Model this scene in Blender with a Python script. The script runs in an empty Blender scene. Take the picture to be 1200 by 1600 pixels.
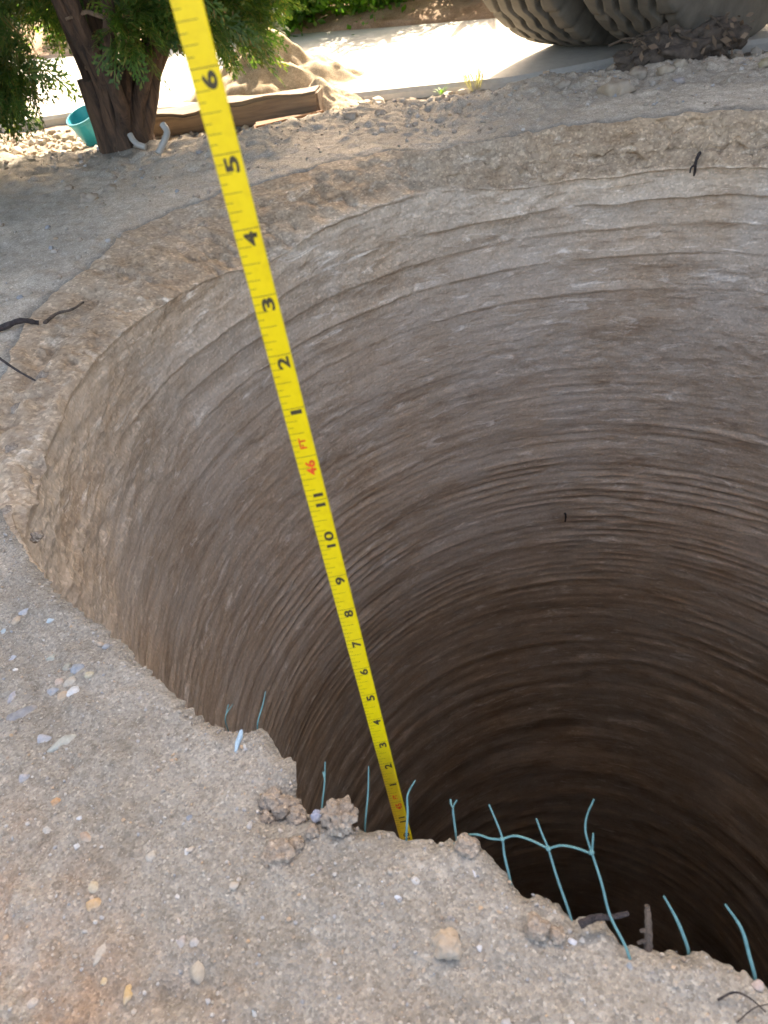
import bpy, bmesh, math, random
import numpy as np
from mathutils import Vector, Matrix

rng = np.random.default_rng(7)
random.seed(7)
SC = bpy.context.scene
COL = SC.collection

# ------------------------------------------------------------------ camera, world, sun, exposure
H = 0.42                                  # camera height above the ground at the hole
FPX = 1155.0
_d = np.array([256.0, 1353.0, FPX]); _d /= np.linalg.norm(_d)
_z = np.array([0, 0, 1.0]); _F = _z - (_z @ _d) * _d; _F /= np.linalg.norm(_F)
_R = np.cross(_F, -_d)
W = np.array([_R, _F, -_d])               # camera axes (x right, y down, z forward) -> world
CAM = np.array([0, 0, H])
cam_d = bpy.data.cameras.new('camera'); cam = bpy.data.objects.new('camera', cam_d); COL.objects.link(cam)
cx, cy, cz = W @ [1, 0, 0], W @ [0, -1, 0], W @ [0, 0, -1]
M = Matrix.Identity(4)
for i in range(3):
    M[i][0], M[i][1], M[i][2], M[i][3] = cx[i], cy[i], cz[i], CAM[i]
cam.matrix_world = M
cam_d.sensor_fit = 'VERTICAL'; cam_d.sensor_height = 36; cam_d.lens = FPX / 1600 * 36
cam_d.clip_start = 0.01; cam_d.clip_end = 500
cam_d.dof.use_dof = True; cam_d.dof.focus_distance = 0.82; cam_d.dof.aperture_fstop = 15.5
SC.camera = cam

AZ, EL = math.radians(18), math.radians(41)
SUN = np.array([math.sin(AZ) * math.cos(EL), math.cos(AZ) * math.cos(EL), math.sin(EL)])
wd = bpy.data.worlds.new('World'); SC.world = wd; wd.use_nodes = True
bg = wd.node_tree.nodes['Background']
sk = wd.node_tree.nodes.new('ShaderNodeTexSky'); sk.sky_type = 'NISHITA'; sk.sun_disc = False
sk.sun_elevation = EL; sk.sun_rotation = AZ; sk.dust_density = 4.5; sk.air_density = 0.7; sk.ozone_density = 0.3
wd.node_tree.links.new(sk.outputs[0], bg.inputs[0]); bg.inputs[1].default_value = 0.15
sl = bpy.data.lights.new('sun', 'SUN'); sl.energy = 2.4; sl.angle = math.radians(0.5); sl.color = (1, .97, .92)
so = bpy.data.objects.new('sun', sl); COL.objects.link(so)
so.rotation_euler = Vector(-SUN).to_track_quat('-Z', 'Y').to_euler()
so.location = (3, 8, 10)
SC.view_settings.view_transform = 'Standard'; SC.view_settings.look = 'None'
SC.view_settings.gamma = 1; SC.view_settings.use_curve_mapping = False
SC.view_settings.exposure = 2.88
SC.view_settings.use_white_balance = True; SC.view_settings.white_balance_temperature = 7800; SC.view_settings.white_balance_tint = 10


def un(px, py, z):
    """the point on the horizontal level z seen at a place of the photograph"""
    w = W @ np.array([px - 600.0, py - 800.0, FPX])
    return CAM + w * ((z - H) / w[2])


def dep(px, py, k):
    return CAM + W @ np.array([px - 600.0, py - 800.0, FPX]) * (k / FPX)


def cdepth(p):
    return float((np.asarray(p) - CAM) @ W[:, 2])


# ------------------------------------------------------------------ noise
def _hash(i, j, k, seed):
    n = (i * 374761393 + j * 668265263 + k * 2147483647 + seed * 1274126177) & 0xffffffff
    n = ((n ^ (n >> 13)) * 1274126177) & 0xffffffff
    n = ((n ^ (n >> 16)) * 2246822519) & 0xffffffff
    return ((n ^ (n >> 15)) & 0xffffff) / float(0xffffff)


def vn(x, y, z, seed=0):
    x, y, z = np.broadcast_arrays(np.asarray(x, float), np.asarray(y, float), np.asarray(z, float))
    i, j, k = np.floor(x).astype(np.int64), np.floor(y).astype(np.int64), np.floor(z).astype(np.int64)
    u, v, w = x - i, y - j, z - k
    u, v, w = u * u * (3 - 2 * u), v * v * (3 - 2 * v), w * w * (3 - 2 * w)
    r = 0
    for a in (0, 1):
        for b in (0, 1):
            for c in (0, 1):
                r = r + _hash(i + a, j + b, k + c, seed) * (u if a else 1 - u) * (v if b else 1 - v) * (w if c else 1 - w)
    return r * 2 - 1


def fbm(x, y, z, oct=3, seed=0, gain=.5):
    r, a, f = 0, 1.0, 1.0
    for o in range(oct):
        r = r + a * vn(np.asarray(x) * f, np.asarray(y) * f, np.asarray(z) * f, seed + o)
        a *= gain; f *= 2.03
    return r


def sst(a, b, x):
    t = np.clip((np.asarray(x, float) - a) / (b - a), 0, 1)
    return t * t * (3 - 2 * t)


# ------------------------------------------------------------------ object helpers
def link(o, parent=None):
    COL.objects.link(o)
    if parent is not None:
        o.parent = parent
    return o


def mesh_np(name, v, quads=None, tris=None, mat=None, smooth=True):
    me = bpy.data.meshes.new(name)
    v = np.asarray(v, np.float32)
    loops, starts, tot = [], [], 0
    for fa, n in ((quads, 4), (tris, 3)):
        if fa is not None and len(fa):
            fa = np.asarray(fa, np.int32)
            loops.append(fa.ravel()); starts.append(tot + np.arange(len(fa), dtype=np.int32) * n); tot += fa.size
    loops = np.concatenate(loops); starts = np.concatenate(starts)
    me.vertices.add(len(v)); me.vertices.foreach_set('co', v.ravel())
    me.loops.add(len(loops)); me.loops.foreach_set('vertex_index', loops)
    me.polygons.add(len(starts)); me.polygons.foreach_set('loop_start', starts)
    me.update(calc_edges=True); me.validate()
    me.polygons.foreach_set('use_smooth', np.full(len(me.polygons), smooth))
    if mat: me.materials.append(mat)
    return me


def obj(name, me, parent=None, kind=None, label=None, cat=None, group=None):
    o = link(bpy.data.objects.new(name, me), parent)
    return tag(o, label, cat, group, kind)


def tag(o, label=None, cat=None, group=None, kind=None):
    for k, v in (('label', label), ('category', cat), ('group', group), ('kind', kind)):
        if v: o[k] = v
    return o


def empty(name, loc, label, cat, group=None, rz=0.0):
    o = bpy.data.objects.new(name, None); o.location = loc; o.rotation_euler = (0, 0, rz); o.empty_display_size = .05
    link(o)
    return tag(o, label, cat, group)


def attr(me, name, data):
    a = me.attributes.new(name, 'FLOAT', 'POINT'); a.data.foreach_set('value', np.asarray(data, np.float32).ravel())


class MB:
    """collects boxes, tubes and lathes; mesh() makes one mesh of them"""
    def __init__(s): s.v, s.f = [], []

    def add(s, vs, fs):
        n = len(s.v); s.v += [tuple(map(float, p)) for p in vs]; s.f += [tuple(i + n for i in f) for f in fs]

    def box(s, c, d, R=None, bev=0.0):
        bm = bmesh.new(); bmesh.ops.create_cube(bm, size=1)
        for q in bm.verts: q.co = Vector((q.co.x * d[0], q.co.y * d[1], q.co.z * d[2]))
        if bev: bmesh.ops.bevel(bm, geom=bm.edges[:], offset=bev, segments=2, affect='EDGES')
        bm.verts.index_update()
        m = R if R is not None else Matrix.Identity(3)
        s.add([m @ q.co + Vector(c) for q in bm.verts], [[q.index for q in f.verts] for f in bm.faces]); bm.free()

    def tube(s, pts, rad, n=8, cap=True):
        pts = [Vector(p) for p in pts]
        rad = rad if hasattr(rad, '__len__') else [rad] * len(pts)
        t0 = (pts[1] - pts[0]).normalized()
        u = t0.orthogonal().normalized(); vs, fs = [], []
        for i, p in enumerate(pts):
            t = (pts[min(i + 1, len(pts) - 1)] - pts[max(i - 1, 0)]).normalized()
            u = (u - t * u.dot(t)).normalized(); w = t.cross(u)
            for k in range(n):
                a = 2 * math.pi * k / n
                vs.append(p + (u * math.cos(a) + w * math.sin(a)) * rad[i])
        for i in range(len(pts) - 1):
            for k in range(n):
                a, b = i * n + k, i * n + (k + 1) % n
                fs.append((a, b, b + n, a + n))
        if cap:
            fs.append(tuple(range(n))[::-1]); fs.append(tuple((len(pts) - 1) * n + k for k in range(n)))
        s.add(vs, fs)

    def lathe(s, prof, n=32, axis='Z', c=(0, 0, 0), close=False):
        vs, fs = [], []
        for (r, z) in prof:
            for k in range(n):
                a = 2 * math.pi * k / n
                p = (r * math.cos(a), r * math.sin(a), z)
                if axis == 'Y': p = (p[0], p[2], p[1])
                vs.append((p[0] + c[0], p[1] + c[1], p[2] + c[2]))
        m = len(prof)
        for i in range(m if close else m - 1):
            for k in range(n):
                a, b = i * n + k, i * n + (k + 1) % n
                a2, b2 = ((i + 1) % m) * n + k, ((i + 1) % m) * n + (k + 1) % n
                fs.append((a, b, b2, a2))
        s.add(vs, fs)

    def mesh(s, name, mat, smooth=True):
        me = bpy.data.meshes.new(name); me.from_pydata(s.v, [], s.f); me.validate()
        bm = bmesh.new(); bm.from_mesh(me); bmesh.ops.recalc_face_normals(bm, faces=bm.faces); bm.to_mesh(me); bm.free()
        if smooth:
            me.polygons.foreach_set('use_smooth', np.ones(len(me.polygons), bool))
            try: me.set_sharp_from_angle(angle=math.radians(40))
            except Exception: pass
        me.materials.append(mat)
        return me


_ico = {}
def ico(sub):
    if sub not in _ico:
        bm = bmesh.new(); bmesh.ops.create_icosphere(bm, subdivisions=sub, radius=1); bm.verts.index_update()
        _ico[sub] = (np.array([q.co[:] for q in bm.verts]), np.array([[q.index for q in f.verts] for f in bm.faces])); bm.free()
    return _ico[sub]


def rotm(n):
    q = rng.normal(size=(n, 4)); q /= np.linalg.norm(q, axis=1)[:, None]
    w, x, y, z = q.T
    return np.stack([1 - 2 * (y * y + z * z), 2 * (x * y - z * w), 2 * (x * z + y * w), 2 * (x * y + z * w), 1 - 2 * (x * x + z * z),
                     2 * (y * z - x * w), 2 * (x * z - y * w), 2 * (y * z + x * w), 1 - 2 * (x * x + y * y)], 1).reshape(n, 3, 3)


def lump_v(size, rough=.2, sub=3, freq=1.6, seed=0, facet=0.0):
    v, f = ico(sub)
    d = 1 + rough * fbm(v[:, 0] * freq + seed * 3.1, v[:, 1] * freq + 7.7, v[:, 2] * freq, 4, seed)
    if facet:
        r = np.random.default_rng(seed)
        for k in range(7):
            n = r.normal(size=3); n /= np.linalg.norm(n)
            h = v @ n; lim = r.uniform(.55, .85)
            d = np.where(h * d > lim, d * (1 - facet) + facet * lim / np.maximum(h, .1), d)
    return v * d[:, None] * np.asarray(size), f


# ------------------------------------------------------------------ materials
def nmat(name):
    m = bpy.data.materials.new(name); m.use_nodes = True
    nt = m.node_tree; b = nt.nodes['Principled BSDF']
    return m, nt, b


def N(nt, t, **kw):
    n = nt.nodes.new(t)
    for k, v in kw.items():
        if k in ('inp',):
            for a, q in v.items(): n.inputs[a].default_value = q
        else: setattr(n, k, v)
    return n


def ramp(nt, src, stops):
    r = nt.nodes.new('ShaderNodeValToRGB'); e = r.color_ramp.elements
    while len(e) < len(stops): e.new(.5)
    for el, (p, c) in zip(e, stops):
        el.position = p; el.color = (*c, 1) if len(c) == 3 else c
    nt.links.new(src, r.inputs[0]); return r.outputs[0]


def mixc(nt, fac, a, b, mode='MIX'):
    m = nt.nodes.new('ShaderNodeMix'); m.data_type = 'RGBA'; m.blend_type = mode
    for k, s in ((0, fac), (6, a), (7, b)):
        if hasattr(s, 'links') or hasattr(s, 'is_output'): nt.links.new(s, m.inputs[k])
        elif k == 0: m.inputs[0].default_value = s
        else: m.inputs[k].default_value = (*s, 1)
    return m.outputs[2]


def co(nt, scale=(1, 1, 1)):
    t = nt.nodes.new('ShaderNodeTexCoord'); mp = nt.nodes.new('ShaderNodeMapping'); mp.inputs['Scale'].default_value = scale
    nt.links.new(t.outputs['Object'], mp.inputs[0]); return mp.outputs[0]


def noise(nt, vec, scale, detail=4, rough=.6, dist=0.0):
    n = N(nt, 'ShaderNodeTexNoise', inp={'Scale': scale, 'Detail': detail, 'Roughness': rough, 'Distortion': dist})
    nt.links.new(vec, n.inputs['Vector']); return n.outputs[0]


def mth(nt, op, a, b, c=0.0):
    m = nt.nodes.new('ShaderNodeMath'); m.operation = op
    for k, q in enumerate((a, b, c)):
        if hasattr(q, 'is_output'): nt.links.new(q, m.inputs[k])
        else: m.inputs[k].default_value = q
    return m.outputs[0]


def bump(nt, b, pairs):
    prev = None
    for src, strength, dist in pairs:
        n = N(nt, 'ShaderNodeBump', inp={'Strength': strength, 'Distance': dist})
        nt.links.new(src, n.inputs['Height'])
        if prev: nt.links.new(prev, n.inputs['Normal'])
        prev = n.outputs[0]
    nt.links.new(prev, b.inputs['Normal'])


def mat_plain(name, c, rough=.6, var=.25, scale=20, bmp=.2, bd=.002, metal=0.0):
    m, nt, b = nmat(name); v = co(nt)
    n = noise(nt, v, scale, 5)
    dk = tuple(x * (1 - var) for x in c); lt = tuple(min(1, x * (1 + var)) for x in c)
    nt.links.new(ramp(nt, n, [(.3, dk), (.7, lt)]), b.inputs['Base Color'])
    b.inputs['Roughness'].default_value = rough; b.inputs['Metallic'].default_value = metal
    if bmp: bump(nt, b, [(noise(nt, v, scale * 4, 4), bmp, bd)])
    return m


def mat_soil(name, pale=(.305, .28, .24), dark=(.222, .198, .163), warm=(.265, .18, .12), grains=True):
    m, nt, b = nmat(name); v = co(nt)
    c = ramp(nt, noise(nt, v, 9, 6, .65), [(.35, dark), (.62, pale)])
    a = N(nt, 'ShaderNodeAttribute', attribute_name='warm')
    w = nt.nodes.new('ShaderNodeMath'); w.operation = 'MULTIPLY'
    nt.links.new(a.outputs['Fac'], w.inputs[0]); nt.links.new(ramp(nt, noise(nt, v, 22, 5, .7), [(.38, (.0, .0, .0)), (.62, (1, 1, 1))]), w.inputs[1])
    c = mixc(nt, w.outputs[0], c, warm)
    du = N(nt, 'ShaderNodeAttribute', attribute_name='dust_lift')
    c = mixc(nt, du.outputs['Fac'], c, ramp(nt, noise(nt, v, 7, 6, .7), [(.3, (.46, .385, .30)), (.7, (.58, .495, .395))]))  # dusty soil, paled further to lift the dim far strip
    # coarse sand: every grain its own tint
    vo = N(nt, 'ShaderNodeTexVoronoi', inp={'Scale': 620.0}); nt.links.new(v, vo.inputs['Vector'])
    sep = N(nt, 'ShaderNodeSeparateColor'); nt.links.new(vo.outputs['Color'], sep.inputs[0])
    g = ramp(nt, sep.outputs[0], [(0, (.62, .6, .58)), (.35, (.9, .88, .86)), (.75, (1.1, 1.08, 1.05)), (.96, (1.3, 1.27, 1.22)), (1, (1.75, 1.75, 1.72))])
    c = mixc(nt, .75 if grains else .25, c, g, 'MULTIPLY')
    vo2 = N(nt, 'ShaderNodeTexVoronoi', inp={'Scale': 230.0}); nt.links.new(v, vo2.inputs['Vector'])
    sp2 = N(nt, 'ShaderNodeSeparateColor'); nt.links.new(vo2.outputs['Color'], sp2.inputs[0])
    g2 = ramp(nt, sp2.outputs[1], [(0, (.7, .69, .68)), (.15, (1, 1, 1)), (.93, (1, 1, 1)), (.98, (1.3, 1.3, 1.3))])
    c = mixc(nt, .6 if grains else .2, c, g2, 'MULTIPLY')
    c = mixc(nt, .55, c, ramp(nt, noise(nt, v, 70, 5, .7), [(.3, (.72, .70, .68)), (.65, (1.12, 1.11, 1.1))]), 'MULTIPLY')
    nt.links.new(c, b.inputs['Base Color']); b.inputs['Roughness'].default_value = .95; b.inputs['Specular IOR Level'].default_value = .2
    bump(nt, b, [(noise(nt, v, 160, 6, .72), .42, .002), (vo.outputs['Distance'], .65 if grains else .15, .0012), (noise(nt, v, 900, 3), .5, .0006)])
    return m


def mat_wall():
    m, nt, b = nmat('bored_earth'); v = co(nt)
    vb = co(nt, (5, 5, 34))
    vs = co(nt, (12, 12, 44))
    c = ramp(nt, noise(nt, vb, 1.0, 7, .68, .6), [(.34, (.225, .168, .12)), (.5, (.30, .237, .178)), (.66, (.38, .312, .245))])
    blot = ramp(nt, noise(nt, v, 5.5, 7, .72), [(.42, (0, 0, 0)), (.60, (1, 1, 1))])
    c = mixc(nt, blot, c, (.325, .275, .225), 'MIX')
    smear = ramp(nt, noise(nt, vs, 1.0, 6, .7, .8), [(.565, (0, 0, 0)), (.70, (1, 1, 1))])
    c = mixc(nt, smear, c, (.50, .455, .40))
    dk = ramp(nt, noise(nt, vs, .8, 6, .75, .4), [(.30, (.62, .58, .54)), (.42, (1, 1, 1))])
    c = mixc(nt, .8, c, dk, 'MULTIPLY')
    st = ramp(nt, noise(nt, co(nt, (20, 20, 130)), 1.0, 6, .75, .3), [(.32, (.74, .72, .70)), (.48, (1, 1, 1)), (.60, (1.05, 1.05, 1.04)), (.72, (1.4, 1.39, 1.37))])
    c = mixc(nt, mth(nt, 'MULTIPLY_ADD', N(nt, 'ShaderNodeAttribute', attribute_name='depth_shade').outputs['Fac'], .45, .25), c, st, 'MULTIPLY')
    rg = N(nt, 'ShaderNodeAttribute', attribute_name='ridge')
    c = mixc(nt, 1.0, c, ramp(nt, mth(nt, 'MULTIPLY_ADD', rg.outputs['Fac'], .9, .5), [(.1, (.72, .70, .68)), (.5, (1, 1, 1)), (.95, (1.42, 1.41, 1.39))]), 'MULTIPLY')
    stra = N(nt, 'ShaderNodeAttribute', attribute_name='depth_shade')
    c = mixc(nt, stra.outputs['Fac'], mixc(nt, 1.0, c, (1.80, 1.74, 1.66), 'MULTIPLY'), mixc(nt, 1.0, c, (1.27, 1.20, 1.10), 'MULTIPLY'))  # soil tone by depth, with the shaft's fading light painted in
    cr = N(nt, 'ShaderNodeAttribute', attribute_name='crumb')
    vo = N(nt, 'ShaderNodeTexVoronoi', inp={'Scale': 230.0}); nt.links.new(v, vo.inputs['Vector'])
    sep = N(nt, 'ShaderNodeSeparateColor'); nt.links.new(vo.outputs['Color'], sep.inputs[0])
    gr = ramp(nt, sep.outputs[0], [(0, (.66, .64, .62)), (.4, (.93, .92, .9)), (.8, (1.1, 1.1, 1.08)), (1, (1.5, 1.5, 1.46))])
    gr2 = ramp(nt, noise(nt, v, 48, 6, .75), [(.32, (.62, .60, .57)), (.5, (1, 1, 1)), (.68, (1.22, 1.22, 1.2))])
    c = mixc(nt, .36, c, mixc(nt, .7, mixc(nt, .6, c, gr, 'MULTIPLY'), ramp(nt, noise(nt, v, 130, 5, .75), [(.3, (.7, .69, .67)), (.5, (1, 1, 1)), (.7, (1.25, 1.25, 1.23))]), 'MULTIPLY'))
    c = mixc(nt, cr.outputs['Fac'], c, mixc(nt, .62, mixc(nt, .55, c, gr, 'MULTIPLY'), gr2, 'MULTIPLY'))
    cl = N(nt, 'ShaderNodeAttribute', attribute_name='collar')
    c = mixc(nt, cl.outputs['Fac'], c, mixc(nt, 1.0, c, (.72, .69, .65), 'MULTIPLY'))
    warm = ramp(nt, noise(nt, v, 2.2, 4), [(.45, (1, 1, 1)), (.7, (1.05, .95, .84))])
    c = mixc(nt, .8, c, warm, 'MULTIPLY')
    nt.links.new(c, b.inputs['Base Color']); b.inputs['Roughness'].default_value = .9; b.inputs['Specular IOR Level'].default_value = .25
    bump(nt, b, [(noise(nt, co(nt, (14, 14, 70)), 1.6, 7, .72, .6), .55, .007), (noise(nt, co(nt, (34, 34, 70)), 1.5, 6, .72), .6, .004),
                 (noise(nt, co(nt, (20, 20, 130)), 1.0, 6, .75, .3), .6, .004), (noise(nt, v, 260, 5, .7), .5, .002), (noise(nt, v, 60, 6, .75), .35, .005)])
    return m


def mat_random(name, stops, rough=.85, bmp=300, bs=.4):
    m, nt, b = nmat(name); v = co(nt)
    g = N(nt, 'ShaderNodeNewGeometry')
    c = ramp(nt, g.outputs['Random Per Island'], stops)
    c = mixc(nt, .5, c, ramp(nt, noise(nt, v, bmp * .4, 4), [(.3, (.7, .7, .7)), (.7, (1.2, 1.2, 1.2))]), 'MULTIPLY')
    nt.links.new(c, b.inputs['Base Color']); b.inputs['Roughness'].default_value = rough
    bump(nt, b, [(noise(nt, v, bmp, 4), bs, .001)])
    return m


def mat_leaf(name, stops, trans=.45):
    m, nt, b = nmat(name)
    g = N(nt, 'ShaderNodeNewGeometry')
    c = ramp(nt, g.outputs['Random Per Island'], stops)
    nt.links.new(c, b.inputs['Base Color']); b.inputs['Roughness'].default_value = .5
    tr = N(nt, 'ShaderNodeBsdfTranslucent'); nt.links.new(mixc(nt, 1.0, c, (1.5, 1.6, .7), 'MULTIPLY'), tr.inputs[0])
    mx = N(nt, 'ShaderNodeMixShader', inp={0: trans}); nt.links.new(b.outputs[0], mx.inputs[1]); nt.links.new(tr.outputs[0], mx.inputs[2])
    nt.links.new(mx.outputs[0], nt.nodes['Material Output'].inputs[0])
    return m


def mat_stone(name, c, speck=.35, scale=160, rough=.75):
    m, nt, b = nmat(name); v = co(nt)
    k = ramp(nt, noise(nt, v, scale, 5, .75), [(.32, tuple(x * (1 - speck) for x in c)), (.55, c), (.75, tuple(min(.9, x * (1 + speck)) for x in c))])
    dust_lift = ramp(nt, noise(nt, v, scale * .35, 4), [(.45, (0, 0, 0)), (.7, (.8, .8, .8))])
    k = mixc(nt, dust_lift, k, (.36, .31, .25))
    nt.links.new(k, b.inputs['Base Color']); b.inputs['Roughness'].default_value = rough
    bump(nt, b, [(noise(nt, v, scale * 2.5, 4), .35, .0008)])
    return m


def mat_bark(name, a, d):
    m, nt, b = nmat(name); v = co(nt, (40, 40, 6))
    n = noise(nt, v, 1.5, 6, .7, .8)
    nt.links.new(ramp(nt, n, [(.35, d), (.62, a)]), b.inputs['Base Color']); b.inputs['Roughness'].default_value = .9
    bump(nt, b, [(n, 1.0, .016)])
    return m


M_SOIL = mat_soil('sandy_soil')
M_WALL = mat_wall()
M_CLOD = mat_soil('clod_soil', (.36, .30, .24), (.25, .2, .155))
M_GRAVEL = mat_random('gravel_grains', [(0, (.30, .25, .19)), (.3, (.38, .33, .27)), (.5, (.27, .20, .14)), (.65, (.44, .40, .35)), (.8, (.25, .25, .25)), (.95, (.40, .27, .16)), (1, (.44, .41, .37))])

# ------------------------------------------------------------------ the hole and the ground
C0 = np.array([.377, .787]); RW = .752
far_px = [(1190, 168), (1033, 178), (833, 198), (785, 212), (690, 228), (624, 230), (522, 250), (445, 276), (350, 300), (287, 318), (187, 367), (143, 420), (83, 455), (40, 500), (0, 560), (-40, 690), (0, 800)]
near_px = [(75, 900), (120, 945), (180, 1000), (235, 1048), (285, 1080), (350, 1130), (400, 1138), (440, 1165), (465, 1192), (463, 1215), (457, 1232), (480, 1262), (520, 1272), (560, 1292),
           (640, 1305), (690, 1302), (740, 1312), (785, 1348), (820, 1380), (855, 1388), (900, 1430), (940, 1440), (980, 1475), (1040, 1482), (1100, 1482), (1140, 1508), (1190, 1528), (1260, 1560)]
pts = np.array([un(x, y, 0)[:2] for x, y in far_px + near_px]) - C0
ang = np.arctan2(pts[:, 1], pts[:, 0]) % (2 * math.pi); rad = np.hypot(pts[:, 0], pts[:, 1])
rad = np.clip(rad, 0, .985)
o_ = np.argsort(ang); ang, rad = ang[o_], rad[o_]
# the side beyond the picture closes the circle
ang = np.concatenate([[math.radians(15), math.radians(38)], ang, [math.radians(275), math.radians(310), math.radians(345)]])
rad = np.concatenate([[.775, .80], rad, [.74, .74, .75]])
o_ = np.argsort(ang); ang, rad = ang[o_], rad[o_]
crest_px = [(-400, 300), (0, 243), (190, 232), (380, 206), (520, 172), (700, 150), (980, 96), (1190, 86)]
crest = np.array([un(x, y, .0)[:2] for x, y in crest_px])
crest = np.vstack([[-30, 8.0], [-4, 2.6], crest, [4, 1.9], [30, 1.9]])


def rim(th, fine=True):
    th = np.asarray(th) % (2 * math.pi)
    r = np.interp(th, ang, rad, period=2 * math.pi)
    cx_, sy_ = np.cos(th) * .73, np.sin(th) * .73
    far = sst(0.0, .1, th) * (1 - sst(3.2, 3.4, th))
    r = r + far * (.012 * fbm(cx_ * 7, sy_ * 7, 2.2, 2, 3) + .010 * fbm(cx_ * 26, sy_ * 26, 1.2, 3, 4))
    if not fine: return r
    return r + .0045 * fbm(cx_ * 45, sy_ * 45, .3, 3, 5) + .0026 * fbm(cx_ * 220, sy_ * 220, .7, 2, 8)


def gz(x, y):
    """height of the ground"""
    x, y = np.asarray(x, float), np.asarray(y, float)
    rho = np.hypot(x - C0[0], y - C0[1]) - .74
    yc = np.interp(x, crest[:, 0], crest[:, 1])
    e = y - yc + .05 * fbm(x * 4, 3.3, .5, 2, 31)
    far = sst(-.5, -.1, e)
    z = -.055 * sst(-.02, .20, e) + .003 * np.exp(-((e + .05) / .07) ** 2)
    z = z + far * np.exp(-(np.clip(e, 0, 9) / .4) ** 2) * (.007 * fbm(x * 22, y * 22, .1, 3, 12) + .005 * fbm(x * 60, y * 60, .1, 2, 15))
    near = np.exp(-(np.clip(np.hypot(x, y) - .5, 0, 99) / .8) ** 2)
    z = z + .007 * fbm(x * 5, y * 5, .2, 2, 40)
    lum = fbm(x * 28, y * 28, .4, 3, 43)
    z = z + near * (.0036 * lum * (1 + 2.0 * sst(.07, .2, rho)) + .0009 * fbm(x * 95, y * 95, .4, 2, 47) + .0006 * fbm(x * 330, y * 330, .9, 2, 53))
    z = z + (1 - near) * .0045 * fbm(x * 40, y * 40, .4, 3, 60)
    # broken ledge on the left of the rim
    th = np.arctan2(y - C0[1], x - C0[0]) % (2 * math.pi)
    led = sst(2.2, 2.7, th) * (1 - sst(3.35, 3.55, th)) * (1 - sst(.0, .10, rho))
    z = z - 0 * led * (.012 + .013 * fbm(x * 26, y * 26, .1, 4, 71))
    # hollow with broken clods at the notch of the near rim
    q = un(440, 1265, 0)
    z = z - .010 * np.exp(-(((x - q[0]) ** 2 + (y - q[1]) ** 2) / .016 ** 2))
    for (hx, hy, hr, hd) in ((310, 1525, .008, .006), (265, 1555, .009, .007), (540, 1330, .03, -.003), (700, 1478, .014, -.002), (130, 1340, .012, .003), (560, 1400, .05, -.004)):
        q = un(hx, hy, 0); z = z - hd * np.exp(-(((x - q[0]) ** 2 + (y - q[1]) ** 2) / hr ** 2))
    return z


def theta_grid():
    seg = [(0, 185, 620), (185, 268, 700), (268, 360, 70)]
    t = np.concatenate([np.linspace(a, b, n, endpoint=False) for a, b, n in seg])
    return np.radians(t)


TH = theta_grid(); NT = len(TH)
RIM = rim(TH)
RS = rim(TH, False); kk = np.exp(-np.linspace(-3, 3, 61) ** 2); kk /= kk.sum()
k5 = np.exp(-np.linspace(-2, 2, 5) ** 2); k5 /= k5.sum()
RF = np.convolve(np.concatenate([RS[-2:], RS, RS[:2]]), k5, 'valid')
RS = np.convolve(np.concatenate([RS[-30:], RS, RS[:30]]), kk, 'valid')
_fs = sst(0, .1, TH) * (1 - sst(3.3, 3.6, TH))
RIM = RIM * (1 - _fs) + RF * _fs
DCP = np.interp(np.degrees(TH), [0, 53, 85, 106, 122, 132, 139, 149, 159, 176, 190, 215, 330, 360], [.08, .08, .076, .052, .054, .064, .047, .032, .018, .016, .016, .02, .06, .08])
rho = np.concatenate([np.arange(0, .30, .0017), .30 + np.cumsum(np.full(60, .005) * 1.0), .60 + np.cumsum(.006 * 1.05 ** np.arange(30))])
rho = np.concatenate([rho, rho[-1] + np.cumsum(.03 * 1.18 ** np.arange(40))])
rho = rho[rho < 120]


def grid_quads(nr, nt):
    i = np.arange(nr - 1)[:, None]; j = np.arange(nt)[None, :]; j2 = (j + 1) % nt
    return np.stack([i * nt + j, i * nt + j2, (i + 1) * nt + j2, (i + 1) * nt + j], -1).reshape(-1, 4)


Rg = RIM[None, :] * np.exp(-rho[:, None] * 2) + .735 * (1 - np.exp(-rho[:, None] * 2)) + rho[:, None]
GX, GY = C0[0] + Rg * np.cos(TH), C0[1] + Rg * np.sin(TH)
GZ = gz(GX, GY)
edge = np.clip(1 - rho / .012, 0, 1)[:, None] ** 2
farside = (sst(0, .1, TH) * (1 - sst(3.3, 3.6, TH)))[None, :]
GZ = GZ - edge * .007 * (1 + .6 * fbm(GX * 60, GY * 60, .2, 2, 90)) * (1 - farside)
GZ = GZ - farside * .004 * np.clip(1 - rho / .06, 0, 1)[:, None] ** 2 * (1 + .35 * fbm(GX * 14, GY * 14, .2, 3, 92))
me = mesh_np('ground', np.stack([GX, GY, GZ], -1).reshape(-1, 3), grid_quads(len(rho), NT), mat=M_SOIL)
wm = 1.25 * sst(.06, .22, rho[:, None] + .05 * fbm(GX * 9, GY * 9, .3, 3, 21)) * (1 - .6 * sst(-.1, .12, GX)) * sst(2.9, 3.3, TH)[None, :] + .25 * sst(1.2, 1.4, GY) * sst(.3, .8, GX)
wm = wm + .9 * sst(2.2, 2.45, GY)
attr(me, 'warm', np.clip(wm, 0, 1))
du = farside * sst(.0, .03, rho)[:, None] * (1 - sst(1.95, 2.15, GY)) * (.55 + .45 * sst(-.3, .3, fbm(GX * 5, GY * 5, .6, 3, 99)))  # far strip: dust plus extra paleness standing in for missing light
attr(me, 'dust_lift', np.clip(du, 0, 1))
obj('ground', me, kind='structure', label='pale sandy soil around the bored hole and beyond it')

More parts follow.
